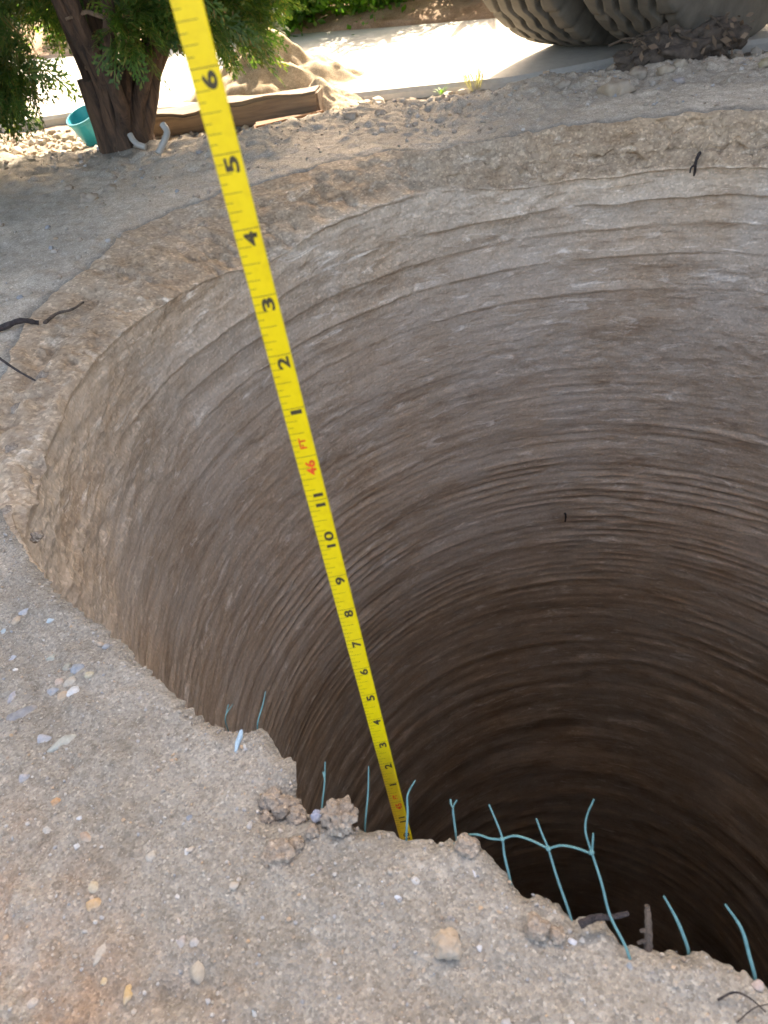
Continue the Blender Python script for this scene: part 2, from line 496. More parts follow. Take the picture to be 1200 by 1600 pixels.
# shaft wall
dd = np.concatenate([np.arange(0, .02, .0006), np.arange(.02, .14, .002), np.arange(.14, .5, .0035), .5 + np.cumsum(.0036 * 1.012 ** np.arange(330))])
dd = np.concatenate([dd[dd < 3.2], [3.5, 4, 5, 6, 8, 10, 12, 14]])
seg = [(0, 190, 760), (190, 330, 180), (330, 360, 100)]
D = dd[:, None]
DC = DCP[None, :] * (1 + .10 * fbm(np.cos(TH) * 4, np.sin(TH) * 4, .5, 3, 101)[None, :])
s = np.clip(D / DC, 0, 1) ** .9
cm = 1 - sst(.85, 1.1, D / DC)                       # the crumbly sloping collar above the bored wall
cx_, sy_ = np.cos(TH)[None, :] * .7, np.sin(TH)[None, :] * .7
nearw = (sst(3.30, 3.60, TH) * (1 - sst(4.9, 5.3, TH)))[None, :]
RWT = RW * (1 - nearw) + np.maximum(RS + .012, .716)[None, :] * nearw
wr0 = RIM[None, :] * np.exp(-D / .006) + (1 - np.exp(-D / .006)) * RS[None, :]
wr = wr0 * (1 - s) + RWT * s
wr = wr + nearw * .012 * sst(0, .02, D) * np.exp(-D / .1)
# two broken ledges high in the wall
leftw = (sst(2.35, 2.9, TH) * (1 - sst(3.5, 3.7, TH)))[None, :]
tn = .5 * fbm(np.cos(TH) * 2, np.sin(TH) * 2, .7, 2, 181)[None, :]
for dl, am in ((DC * .5, .008), (DC * 1.02, .014), (.134 + 0 * DC, .023), (.19 + 0 * DC, .009), (.25 + 0 * DC, .012), (.33 + 0 * DC, .006)):
    e_ = D - dl - .006 * tn
    wr = wr - (1 - nearw) * (1 - .8 * leftw * (1 - cm)) * am * (.55 + .6 * fbm(np.cos(TH)[None, :] * 7, np.sin(TH)[None, :] * 7, am * 700, 3, 191)) * np.exp(-np.clip(-e_, 0, 9) / .028) * (1 - sst(0, .006, e_))
fade = sst(.01, .05, D)
wobble = .5 * fbm(cx_ * 2.2, sy_ * 2.2, .2, 2, 112)
ringn = fbm(cx_ * .9 + .3, sy_ * .9, D * 19 + wobble, 2, 120)                     # broad auger ledges
ring2 = fbm(cx_ * 1.6, sy_ * 1.6, D * 62 + wobble * 2, 2, 130)
ring3 = vn(cx_ * 3, sy_ * 3, D * 150 + wobble * 3, 140)
saw = (D / .0235 + .55 * fbm(cx_ * 2.5, sy_ * 2.5, D * 3, 2, 141) + np.broadcast_to(TH / 6.283, cx_.shape)) % 1.0
grv = sst(0, .72, saw) * (1 - sst(.78, .98, saw)) - .45
gam = (.25 + sst(-.25, .5, fbm(cx_ * 4.5, sy_ * 4.5, D * 14, 3, 143))) * (.10 + .90 * sst(.42, .95, D))
top = np.exp(-D / .28)
patch = sst(-.1, .5, fbm(cx_ * 3.5, sy_ * 3.5, D * 5, 3, 150))
lumps = fbm(cx_ * 26, sy_ * 26, D * 34, 4, 160, .6)
wr = wr + fade * (ringn * (.0035 + .0055 * top) * (1 - .65 * leftw) + ring2 * .0034 * (.2 + .8 * sst(.4, 1.0, D)) - grv * gam * .0046 + ring3 * .0012 * (.15 + .85 * sst(.5, 1.1, D)) + lumps * (.0010 + .0035 * top * (1 - .75 * leftw) + .0030 * patch * np.exp(-D / .7)))
rag = .8 * cm
wr = wr + sst(0, .01, D) * rag * .008 * fbm(cx_ * 30, sy_ * 30, D * 45, 4, 171)
leftw = (sst(2.35, 2.9, TH) * (1 - sst(3.5, 3.7, TH)))[None, :]
crumb = np.exp(-D / .10) * (1 - .8 * leftw) * .5 + .7 * cm
wr = wr + (1 - nearw) * sst(0, .012, D) * crumb * (.006 * fbm(cx_ * 55, sy_ * 55, D * 60, 3, 175) + (.009) * sst(.25, .8, fbm(cx_ * 38, sy_ * 38, D * 48, 3, 177)))
wz = np.broadcast_to((GZ[0][None, :] * np.exp(-D / .012) + np.convolve(np.concatenate([GZ[0][-30:], GZ[0], GZ[0][:30]]), kk, 'valid')[None, :] * (np.exp(-D / .2) - np.exp(-D / .012))) - D, wr.shape)
wr[0] = RIM; wz = np.array(wz)
wz += farside * sst(0, .25, D / DC) * cm * (.011 * vn(cx_ * 1.5, sy_ * 1.5, (wr - .25 * (RIM[None, :] - .8)) * 26 + .6 * fbm(cx_ * 3, sy_ * 3, .3, 2, 231), 228) + .005 * fbm(cx_ * 40, sy_ * 40, wr * 45, 4, 220, .55) - .008 * sst(.35, .8, fbm(cx_ * 40, sy_ * 40, wr * 40, 3, 225)))
wz[0] = GZ[0]
WX, WY = C0[0] + wr * np.cos(TH), C0[1] + wr * np.sin(TH)
v = np.stack([WX, WY, wz], -1).reshape(-1, 3)
q = grid_quads(len(dd), NT)
n0 = len(v); v = np.vstack([v, [[C0[0], C0[1], -14.0]]])
last = (len(dd) - 1) * NT
tr = np.array([[last + j, last + (j + 1) % NT, n0] for j in range(NT)])
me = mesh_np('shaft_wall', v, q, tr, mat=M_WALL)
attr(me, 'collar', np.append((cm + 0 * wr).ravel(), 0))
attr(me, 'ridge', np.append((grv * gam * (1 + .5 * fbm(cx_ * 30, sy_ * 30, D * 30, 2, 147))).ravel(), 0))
attr(me, 'depth_shade', np.append(sst(.7, 1.35, D + .25 * fbm(cx_ * 2, sy_ * 2, D * 3, 3, 210)).ravel(), 1))  # bright above, dim below: light loss down the shaft put into colour
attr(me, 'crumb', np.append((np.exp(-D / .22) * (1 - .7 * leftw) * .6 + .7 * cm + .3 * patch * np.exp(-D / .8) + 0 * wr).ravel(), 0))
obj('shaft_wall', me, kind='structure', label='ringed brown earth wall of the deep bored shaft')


def wall_pt(px, py, push=0.0, R=None):
    """where the ray of a pixel meets the shaft wall (a cylinder)"""
    w = W @ np.array([px - 600.0, py - 800.0, FPX]); w /= np.linalg.norm(w)
    a = w[0] ** 2 + w[1] ** 2; p = CAM[:2] - C0; b = 2 * (p @ w[:2]); c = p @ p - (R or RW + .006) ** 2
    t = (-b + math.sqrt(b * b - 4 * a * c)) / (2 * a)
    return CAM + w * (t - push)


def surf(x, y):
    r_ = math.hypot(x - C0[0], y - C0[1]); th = math.atan2(y - C0[1], x - C0[0]) % (2 * math.pi)
    R_ = float(np.interp(th, TH, RIM, period=2 * math.pi)); z = float(gz(x, y))
    if r_ < R_ and th < 3.5: z -= float(np.interp(th, TH, DCP)) * min(1, (R_ - r_) / max(.01, R_ - RW)) ** 1.11 + .004
    return z


def on_ground(px, py, z=0.0):
    for _ in range(14):
        p = un(px, py, z); z = .5 * z + .5 * surf(p[0], p[1])
    return un(px, py, z)


# ------------------------------------------------------------------ concrete road and planted bank
def ribbon(name, A, B, z0, z1, mat, n=500):
    """slab between two polylines"""
    A, B = np.array(A), np.array(B)
    t = np.linspace(0, 1, n)
    def rs(Pl):
        s_ = np.concatenate([[0], np.cumsum(np.hypot(*np.diff(Pl, axis=0).T))]); s_ /= s_[-1]
        return np.stack([np.interp(t, s_, Pl[:, 0]), np.interp(t, s_, Pl[:, 1])], 1)
    a, b = rs(A), rs(B)
    m = 12; rows = []
    for k in range(m + 1):
        p = a + (b - a) * k / m
        rows.append(np.c_[p, np.full(n, z1)])
    bev = np.c_[a + (b - a) * .0, np.full(n, z1)]
    rows[0] = np.c_[a + (a - b) / np.linalg.norm(a - b, axis=1)[:, None] * -.012, np.full(n, z1)]
    rows.insert(0, np.c_[a + .002 * fbm(a * 0 + np.arange(n)[:, None], .1, .2, 1, 4), np.full(n, z1 - .010)]); rows.insert(0, np.c_[a, np.full(n, z0)]); rows.append(np.c_[b, np.full(n, z0)])
    V = np.array(rows); R_ = len(rows)
    i = np.arange(R_ - 1)[:, None]; j = np.arange(n - 1)[None, :]
    q = np.stack([i * n + j, i * n + j + 1, (i + 1) * n + j + 1, (i + 1) * n + j], -1).reshape(-1, 4)
    me = mesh_np(name, V.reshape(-1, 3), q, mat=mat, smooth=False)
    return me


m, nt, b = nmat('pale_concrete'); vv = co(nt)
c = ramp(nt, noise(nt, vv, 3, 8, .65), [(.3, (.42, .38, .32)), (.7, (.55, .51, .44))])
c = mixc(nt, .5, c, ramp(nt, noise(nt, vv, 60, 5, .7), [(.3, (.75, .73, .7)), (.7, (1.1, 1.1, 1.1))]), 'MULTIPLY')
nt.links.new(c, b.inputs['Base Color']); b.inputs['Roughness'].default_value = .85
bump(nt, b, [(noise(nt, vv, 90, 5), .3, .002)])
M_CONC = m
ZR = -.028
near_e = [(-9, 7.4), (-4, 4.6)] + [tuple(un(x, y, ZR)[:2]) for x, y in ((0, 194), (140, 172), (330, 166), (520, 150), (640, 137), (800, 121), (907, 102), (980, 87))] + [(1.5, 2.02), (3, 1.5), (9, -.5)]
far_e = [(-9, 10.6), (-3.2, 6.6)] + [tuple(un(x, y, ZR)[:2]) for x, y in ((70, 92), (400, 58), (600, 43), (780, 28))] + [(1.6, 2.95), (3.4, 2.4), (9, .9)]
obj('road', ribbon('road', near_e, far_e, -.20, ZR, M_CONC), kind='structure', label='sunlit pale concrete drive behind the hole')

# bank beyond the road
n = 160
fe = np.array(far_e); s_ = np.concatenate([[0], np.cumsum(np.hypot(*np.diff(fe, axis=0).T))]); t = np.linspace(0, s_[-1], n)
be = np.stack([np.interp(t, s_, fe[:, 0]), np.interp(t, s_, fe[:, 1])], 1)
dr = np.gradient(be, axis=0); nr = np.stack([-dr[:, 1], dr[:, 0]], 1); nr /= np.linalg.norm(nr, axis=1)[:, None]
nr *= np.sign((nr @ np.array([.3, 1.0])))[:, None]
rows = []
for k, (o, zz) in enumerate([(-.01, -.2), (0.0, -.02), (.04, -.008), (.1, .005), (.18, .02), (.28, .03), (.4, .04), (.6, .045), (1, .05), (2, .05), (5, .0), (12, -.1)]):
    p = be + nr * o; zz_ = zz + (.022 * fbm(p[:, 0] * 9, p[:, 1] * 9, .3, 3, 200) if 0 < k < 9 else 0)
    rows.append(np.c_[p, np.zeros(n) + zz_])
V = np.array(rows); i = np.arange(len(rows) - 1)[:, None]; j = np.arange(n - 1)[None, :]
q = np.stack([i * n + j, i * n + j + 1, (i + 1) * n + j + 1, (i + 1) * n + j], -1).reshape(-1, 4)
M_BANK = mat_soil('red_brown_soil', (.36, .25, .17), (.24, .15, .09), (.3, .18, .1))
obj('soil_bank', mesh_np('soil_bank', V.reshape(-1, 3), q, mat=M_BANK), kind='structure', label='brown planted soil bank beyond the concrete drive')

# ------------------------------------------------------------------ drilling truck (only its left dual tyres reach into the picture)
M_TYRE = mat_plain('dusty_rubber', (.12, .105, .082), .9, .35, 14, .3, .003)
M_RIM = mat_plain('painted_steel', (.35, .33, .29), .5, .2, 20, .1)
M_CHAS = mat_plain('black_steel', (.03, .03, .03), .5, .2, 12, .1)
M_PAINT = mat_plain('white_truck_paint', (.62, .61, .57), .35, .08, 5, 0)
M_YEL = mat_plain('rig_paint', (.45, .28, .03), .45, .15, 6, .05)
M_GLASS = mat_plain('dark_glass', (.02, .025, .03), .08, .1, 3, 0)
TL = np.array([un(868, 78, ZR)[0] + .14, un(868, 78, ZR)[1] + .03])       # outer left tyre's footprint
fw = np.array([.825, .565]); lf = np.array([-.565, .825])
TC = TL - 1.07 * lf
truck = empty('drilling_truck', (TC[0], TC[1], ZR), 'dusty drilling truck with dual rear tyres parked on the concrete drive', 'truck', rz=math.atan2(fw[1], fw[0]))
RT, WT = .50, .27


def tyre_mesh():
    nw, na = 74, 360
    w = np.linspace(-WT / 2, WT / 2, nw)
    A = np.linspace(0, 2 * math.pi, na, endpoint=False)
    tread = RT - .004 * (w / .11) ** 2 - .055 * np.clip((np.abs(w) - .112) / .023, 0, 1) ** 2
    w2 = w[:, None] + 0 * A[None, :]
    r = tread[:, None] + 0 * A[None, :]
    zig = .006 * np.abs(((A * 40 / (2 * math.pi)) % 1) * 2 - 1) * 2 - .006
    dpt = np.zeros_like(r)
    for g in (-.072, -.025, .025, .072):
        dpt = np.maximum(dpt, .021 * (1 - sst(.005, .0085, np.abs(w2 - g - zig[None, :]))))
    sip = ((A * 40 / (2 * math.pi)) % 1)[None, :]
    dpt = np.maximum(dpt, .008 * (np.abs(sip - .25) < .06) * (np.abs(w2) > .078))
    dpt = np.maximum(dpt, .004 * (np.abs(sip - .5) < .05) * (np.abs(w2) <= .072))
    r = r - dpt
    side = [(WT / 2 + .004, RT - .10), (WT / 2 + .008, RT - .15), (WT / 2 + .004, RT - .20), (WT / 2 - .02, RT - .235), (WT / 2 - .045, RT - .24)]
    R_, W_ = [], []
    for (ww, rr) in reversed(side): W_.append(np.full(na, -ww)); R_.append(np.full(na, rr))
    for k in range(nw): W_.append(w2[k]); R_.append(r[k])
    for (ww, rr) in side: W_.append(np.full(na, ww)); R_.append(np.full(na, rr))
    R_, W_ = np.array(R_), np.array(W_)
    V = np.stack([R_ * np.cos(A), W_, R_ * np.sin(A)], -1).reshape(-1, 3)
    i = np.arange(len(R_) - 1)[:, None]; j = np.arange(na)[None, :]; j2 = (j + 1) % na
    q = np.stack([i * na + j, (i + 1) * na + j, (i + 1) * na + j2, i * na + j2], -1).reshape(-1, 4)
    return mesh_np('tyre', V, q, mat=M_TYRE)


TM = tyre_mesh()
mb = MB(); mb.lathe([(.262, -.10), (.262, -.085), (.235, -.07), (.225, .0), (.235, .07), (.262, .085), (.262, .10)], 48, 'Y')
mb.lathe([(.225, .02), (.16, .03), (.12, .05), (.06, .06), (.0005, .06)], 48, 'Y')
for k in range(8):
    a = k * math.pi / 4; mb.tube([(.09 * math.cos(a), .045, .09 * math.sin(a)), (.09 * math.cos(a), .085, .09 * math.sin(a))], .014, 6)
RM = mb.mesh('wheel_rim', M_RIM)


def wheel(x, y, flip=False, spin=0.0):
    w = obj('wheel', RM, truck); w.location = (x, y, RT - .006); w.rotation_euler = (0, spin, math.pi if flip else 0)
    ty = obj('tyre', TM, w)
    return w


for x in (0.0,):
    wheel(x, 1.07, False, .3); wheel(x, .74, True, .9); wheel(x, -.74, False, .2); wheel(x, -1.07, True, .5)
for y in (.95, -.95): wheel(4.1, y, y < 0)
mb = MB(); mb.tube([(0, -1.0, .5), (0, 1.0, .5)], .075, 12); obj('axle', mb.mesh('axle', M_CHAS), truck)
mb = MB(); mb.lathe([(.02, -.2), (.17, -.1), (.19, 0), (.17, .1), (.02, .2)], 20, 'Y', (0, 0, .5)); obj('differential', mb.mesh('differential', M_CHAS), truck)
mb = MB(); mb.tube([(4.1, -.9, .5), (4.1, .9, .5)], .05, 10); obj('axle', mb.mesh('axle', M_CHAS), truck)
mb = MB()
for y in (-.42, .42): mb.box((1.9, y, .92), (5.6, .09, .24), bev=.01)
for x in (-.75, .6, 2.0, 3.4, 4.6): mb.box((x, 0, .92), (.12, .75, .16))
obj('chassis', mb.mesh('chassis', M_CHAS), truck)
mb = MB(); mb.box((1.45, 0, 1.115), (2.9, 2.4, .14), bev=.02)
obj('deck', mb.mesh('deck', M_CHAS), truck)
mb = MB(); mb.box((1.6, .0, 1.48), (2.4, 1.6, .6), bev=.05)
for k in range(6): mb.box((.6 + k * .4, .815, 1.48), (.04, .04, .5))
obj('engine_housing', mb.mesh('engine_housing', M_YEL), truck)
mb = MB(); mb.box((4.25, 0, 1.75), (1.75, 2.3, 1.75), bev=.12)
obj('cab', mb.mesh('cab', M_PAINT), truck)
mb = MB(); mb.box((5.13, 0, 2.1), (.03, 1.9, .65), bev=.01); mb.box((4.4, 1.155, 2.1), (.8, .02, .55), bev=.005); mb.box((4.4, -1.155, 2.1), (.8, .02, .55), bev=.005)
obj('window', mb.mesh('window', M_GLASS), truck)
mb = MB(); mb.box((5.2, 0, .8), (.14, 2.3, .3), bev=.03)
obj('bumper', mb.mesh('bumper', M_CHAS), truck)
mb = MB()
for x in (-.95, -.65):
    for y in (-.2, .2): mb.tube([(x, y, 1.19), (x, y, 7.5)], .035, 8)
for k in range(14):
    z = 1.4 + k * .45
    for (a, c_) in (((-.95, -.2), (-.95, .2)), ((-.65, -.2), (-.65, .2)), ((-.95, -.2), (-.65, -.2)), ((-.95, .2), (-.65, .2))):
        mb.tube([(a[0], a[1], z), (c_[0], c_[1], z + .45)], .016, 6)
mb.box((-.8, 0, 1.215), (.45, .6, .05))
obj('mast', mb.mesh('mast', M_YEL), truck)
for y in (1.07, -1.07):
    mb = MB(); mb.box((-.68, y * .85, .78), (.012, .62, .5)); obj('mud_flap', mb.mesh('mud_flap', M_TYRE), truck)

# ------------------------------------------------------------------ conifer at the left
M_BARK = mat_bark('conifer_bark', (.14, .08, .047), (.03, .019, .013))
TB = un(195, 233, .0); TB = np.array([TB[0], TB[1] + .04, 0]); tbz = float(gz(TB[0], TB[1]))
conifer = empty('conifer_tree', (TB[0], TB[1], tbz), 'bushy conifer with many dark stems from one thick base behind the hole', 'tree')
mb = MB()
mb.tube([(0, 0, -.12), (.0, 0, .0), (.002, 0, .05), (.006, 0, .12), (.01, 0, .16)], [.074, .060, .054, .048, .03], 14)
for k in range(7):
    a = k * .9 + .3; mb.tube([(.055 * math.cos(a), .055 * math.sin(a), -.1), (.05 * math.cos(a), .05 * math.sin(a), 0.03), (.045 * math.cos(a + .2), .045 * math.sin(a + .2), .16)], [.03, .022, .02], 8)
me = mb.mesh('trunk', M_BARK)
for q_ in me.vertices:
    pass
co_ = np.empty(len(me.vertices) * 3, np.float32); me.vertices.foreach_get('co', co_); P = co_.reshape(-1, 3)
P += .006 * np.stack([fbm(P[:, 0] * 30, P[:, 1] * 30, P[:, 2] * 12, 3, s_) for s_ in (1, 2, 3)], 1)
me.vertices.foreach_set('co', P.ravel()); obj('trunk', me, conifer)
stems = []
for k in range(13):
    a = k * 2 * math.pi / 13 + random.uniform(-.15, .15); e = random.uniform(.85, 1.2)
    if k % 4 == 3: e *= .4
    pl = []
    for z in (.02, .1, .18, .28, .42, .65, 1.0, 1.5, 2.1):
        rr = (.034 + .33 * z + .08 * z ** 1.7) * e
        aa = a + .35 * math.sin(z * 4 + k)
        pl.append((.30 * min(z, .5) + rr * math.cos(aa) + random.uniform(-1, 1) * .012, rr * math.sin(aa) + random.uniform(-1, 1) * .012, z))
    r0 = random.uniform(.014, .025)
    rr = [r0 * (1 - .08 * i) for i in range(len(pl))]
    mb = MB(); mb.tube(pl, rr, 9)
    obj('stem', mb.mesh('stem', M_BARK), conifer); stems.append(pl)
M_DEAD = mat_bark('dead_wood', (.28, .19, .12), (.12, .075, .045))
for k in range(16):                          # bare dead twigs low on the stems
    pl = stems[k % 13]; p = Vector(pl[2 + k % 3]); a = random.uniform(0, 6.28)
    q1 = p + Vector((math.cos(a) * .05, math.sin(a) * .05, .02)); q2 = q1 + Vector((math.cos(a + .6) * .05, math.sin(a + .6) * .05, random.uniform(-.01, .05)))
    mb = MB(); mb.tube([p, q1, q2], [.006, .005, .003], 6); obj('dead_twig', mb.mesh('dead_twig', M_DEAD), conifer)


def spray_tpl(fine, seed):
    """flat fan of scale-leaf branchlets, unit length along +x"""
    r = np.random.default_rng(seed); qs = []
    def blade(p, a, L, w):
        d = np.array([math.cos(a), math.sin(a), 0]); n_ = np.array([-d[1], d[0], 0])
        p = np.array(p); e = p + d * L; mid = p + d * L * .55
        e[2] += r.normal() * .03 * L
        qs.append([p - n_ * w * .35, mid - n_ * w * .5, e, mid + n_ * w * .5])
        return d
    if fine:
        blade((0, 0, 0), 0, 1, .05)
        for k in range(11):
            x = .12 + .078 * k; sgn = 1 if k % 2 else -1
            L = .5 * (1 - x * .72) * r.uniform(.8, 1.15); a = sgn * r.uniform(.6, .9)
            d = blade((x, 0, 0), a, L, .05)
            for m_ in range(4):
                u = .25 + .2 * m_; p = np.array([x, 0, 0]) + d * L * u
                blade(p, a + (.65 if m_ % 2 else -.65), L * .5 * (1.15 - u), .045)
    else:
        blade((0, 0, 0), 0, 1, .12)
        for k in range(6):
            x = .1 + .13 * k; sgn = 1 if k % 2 else -1
            blade((x, 0, 0), sgn * r.uniform(.6, .95), .6 * (1 - x * .6), .11)
    return np.array(qs)


def sprays(name, pos, dirs, length, fine, mat, parent):
    T = [spray_tpl(fine, 300 + k) for k in range(8)]
    out = []
    for k in range(8):
        idx = np.arange(k, len(pos), 8)
        if not len(idx): continue
        d = dirs[idx] / np.linalg.norm(dirs[idx], axis=1)[:, None]
        u = rng.normal(size=d.shape); u -= (u * d).sum(1)[:, None] * d; u /= np.linalg.norm(u, axis=1)[:, None]
        w = np.cross(d, u)
        t = T[k]
        g = t[None, :, :, 0, None] * d[:, None, None, :] + t[None, :, :, 1, None] * u[:, None, None, :] + t[None, :, :, 2, None] * w[:, None, None, :]
        g = g - .18 * (t[None, :, :, 0, None] ** 2) * np.array([0, 0, 1.0])
        g = g * length[idx][:, None, None, None] + pos[idx][:, None, None, :]
        out.append(g.reshape(-1, 3))
    V = np.vstack(out); q = np.arange(len(V)).reshape(-1, 4)
    o = obj(name, mesh_np(name, V, q, mat=mat, smooth=False), parent); o['kind'] = 'stuff'
    return o


M_CON = mat_leaf('conifer_green', [(0, (.035, .085, .016)), (.4, (.06, .125, .022)), (.75, (.105, .17, .03)), (.93, (.17, .17, .045)), (1, (.22, .14, .05))], .42)
# the low, visible skirt of the crown, clump by clump (x, y, z, radius, sprays), metres from the trunk base
clumps = [(-.42, -.05, .27, .17, 170), (-.30, .10, .24, .13, 90), (-.55, .05, .19, .13, 90), (-.24, .06, .30, .09, 60), (-.26, -.03, .19, .08, 50), (-.70, .0, .26, .2, 170), (-.10, .14, .38, .10, 60), (.05, .15, .36, .10, 60), (.13, -.13, .27, .05, 40),
          (.22, -.05, .33, .09, 70), (.30, .0, .28, .08, 50), (.33, .06, .22, .07, 26), (.38, .05, .30, .08, 40), (-.32, -.12, .36, .12, 130), (-.5, -.1, .4, .2, 200), (-.8, -.05, .42, .25, 220), (.18, .12, .38, .12, 90), (.0, .1, .40, .14, 120), (-.9, .15, .18, .12, 50), (-.34, -.14, .25, .13, 150), (-.48, -.16, .24, .13, 130), (-.24, -.10, .22, .08, 60), (-.19, -.06, .25, .08, 70), (-.30, .0, .30, .12, 110)]
ps, ds = [], []
for (x, y, z, r, n_) in clumps:
    n_ = int(n_ * 1.9); p = rng.normal(size=(n_, 3)); p = p / np.linalg.norm(p, axis=1)[:, None] * (rng.random(n_)[:, None] ** .45) * r
    base = np.array([x, y, z]); ps.append(base + p * [1, 1, .85])
    out_ = np.array([x, y, 0]); out_ = out_ / (np.linalg.norm(out_) + 1e-6)
    ds.append(p / r * .8 + out_ * .7 + np.array([0, 0, .0]) + rng.normal(size=(n_, 3)) * .4)
ps, ds = np.vstack(ps), np.vstack(ds)
sprays('low_foliage', ps, ds, rng.uniform(.06, .12, len(ps)), True, M_CON, conifer)
# dense unseen upper crown over the hole, clipped so shade stops at the crest
ps = []
while len(ps) < 4500:
    h = rng.uniform(.62, 1.5, 8000); rmax = np.where(h < 1.0, .5 + 1.2 * sst(.6, 1.0, h), 1.75 - .35 * np.clip(h - 1.4, 0, 9)) * .62
    a = rng.uniform(0, 2 * math.pi, 8000); r = rmax * rng.random(8000) ** .5
    x, y = r * np.cos(a), r * np.sin(a)
    sx, sy = TB[0] + x - SUN[0] / SUN[2] * h, TB[1] + y - SUN[1] / SUN[2] * h
    yc = np.interp(sx, crest[:, 0], crest[:, 1]) - .04
    ok = (sy < yc + rng.normal(0, .02, 8000)) & (np.hypot(TB[0] + x, TB[1] + y - .2) > .75)
    q3 = (np.stack([TB[0] + x, TB[1] + y, tbz + h], 1) - CAM) @ W
    ok &= (q3[:, 2] < .05) | (800 + FPX * q3[:, 1] / q3[:, 2] < -260) | (np.abs(q3[:, 0] / q3[:, 2]) > .75)
    ps += list(np.stack([x, y, h], 1)[ok])
ps = np.array(ps[:4500])
ds = ps * [.7, .5, .1] + rng.normal(size=ps.shape) * .7
sprays('upper_foliage', ps, ds, rng.uniform(.14, .24, len(ps)), False, M_CON, conifer)

# ------------------------------------------------------------------ shrubs on the far bank
M_LEAF = mat_leaf('shrub_leaf', [(0, (.05, .12, .015)), (.5, (.08, .19, .02)), (.85, (.13, .26, .03)), (1, (.20, .25, .07))], .55)
M_LEAF2 = mat_leaf('dark_shrub_leaf', [(0, (.025, .06, .012)), (.6, (.05, .10, .02)), (1, (.10, .14, .03))], .35)
M_STEM = mat_bark('shrub_bark', (.10, .075, .05), (.03, .022, .016))


def shrub(x, y, z, r, h, nleaf, leaf, mat, label, low=.0, stemr=.03):
    t = empty('shrub', (x, y, z), label, 'shrub', 'shrubs planted along the far bank')
    mb = MB()
    for k in range(6):
        a = k * 1.05 + random.uniform(-.3, .3)
        mb.tube([(.01 * math.cos(a), .01 * math.sin(a), -.06), (.04 * math.cos(a), .04 * math.sin(a), .15 * h), (r * .45 * math.cos(a), r * .45 * math.sin(a), .5 * h), (r * .7 * math.cos(a), r * .7 * math.sin(a), .8 * h)], [stemr, stemr * .8, stemr * .5, stemr * .25], 7)
    obj('stems', mb.mesh('stems', M_STEM), t)
    nc = 22; cc = rng.normal(size=(nc, 3)); cc /= np.linalg.norm(cc, axis=1)[:, None]; cc *= rng.random(nc)[:, None] ** .4 * .75
    cl = cc[rng.integers(0, nc, nleaf)] + rng.normal(size=(nleaf, 3)) * .2
    p = cl * [r, r, h * .5] + [0, 0, h * .5 + low]
    k_ = rng.random(nleaf) < .45; p[:, 2] = np.where(k_ | (p[:, 2] < low), low + rng.random(nleaf) ** .8 * .14 + .03 * (cl[:, 0] > .2), p[:, 2])
    d = cl + rng.normal(size=cl.shape) * .6 + [0, 0, .15]; d /= np.linalg.norm(d, axis=1)[:, None]
    u = rng.normal(size=d.shape); u -= (u * d).sum(1)[:, None] * d; u /= np.linalg.norm(u, axis=1)[:, None]
    w = np.cross(d, u); L = rng.uniform(.6, 1.2, nleaf)[:, None] * leaf
    quad = [p, p + d * L * .5 + u * L * .3 + w * L * .05, p + d * L, p + d * L * .5 - u * L * .3 + w * L * .05]
    V = np.stack(quad, 1).reshape(-1, 3)
    o = obj('foliage', mesh_np('foliage', V, np.arange(len(V)).reshape(-1, 4), mat=mat, smooth=False), t); o['kind'] = 'stuff'
    return t


for (x, y, r, h, n_, lf, mt, lb) in ((.02, 4.06, .38, .60, 6000, .042, M_LEAF, 'bright backlit green shrub on the bank right of the conifer'), (.42, 3.86, .33, .55, 5000, .036, M_LEAF, 'bright green leafy shrub in the middle of the far bank'),
                                     (.80, 3.66, .28, .5, 4000, .034, M_LEAF2, 'dark green shrub on the far bank nearest the truck tyres'), (-.42, 4.45, .34, .55, 4000, .036, M_LEAF2, 'dark shrub half hidden behind the right side of the conifer'),
                                     (-.95, 4.95, .36, .38, 4000, .036, M_LEAF, 'green shrub on the far bank behind the conifer trunk')):
    shrub(x, y, .0, r, h, n_, lf, mt, lb, -.035, .035)
shrub(-1.9, 6.6, .03, .5, .5, 3600, .05, M_LEAF2, 'shrub on the far bank behind the conifer crown', .05)
shrub(1.5, 3.9, .07, .35, .36, 2400, .05, M_LEAF2, 'shrub on the far bank hidden behind the truck tyres', .06)
shrub(2.6, 3.5, .07, .35, .4, 2400, .05, M_LEAF, 'shrub on the far bank beside the truck', .06)
# tree added out of view, its crown cut so the shade ends at the crest
tt = empty('added_shade_tree', (1.95, 4.75, .05), 'unseen leafy tree added on the far bank, its crown cut to shade the bored hole', 'tree')
mb = MB(); mb.tube([(0, 0, -.2), (0, 0, .3), (-.03, -.05, 1.0), (-.05, -.1, 1.9), (-.1, -.25, 2.6)], [.17, .13, .11, .095, .08], 14); obj('trunk', mb.mesh('trunk', M_STEM), tt)
for k in range(9):
    a = k * .7; e = random.uniform(.5, 1.1)
    mb = MB(); mb.tube([(-.05, -.1, 1.8 + .07 * k), (-.3 + .5 * math.cos(a) * e, -.35 + .5 * math.sin(a) * e, 2.5 + .08 * k), (-.45 + 1.1 * math.cos(a) * e, -.5 + 1.1 * math.sin(a) * e, 3.1 + .1 * k)], [.05, .035, .012], 8); obj('limb', mb.mesh('limb', M_STEM), tt)
ps = []
hs = SUN / SUN[2]
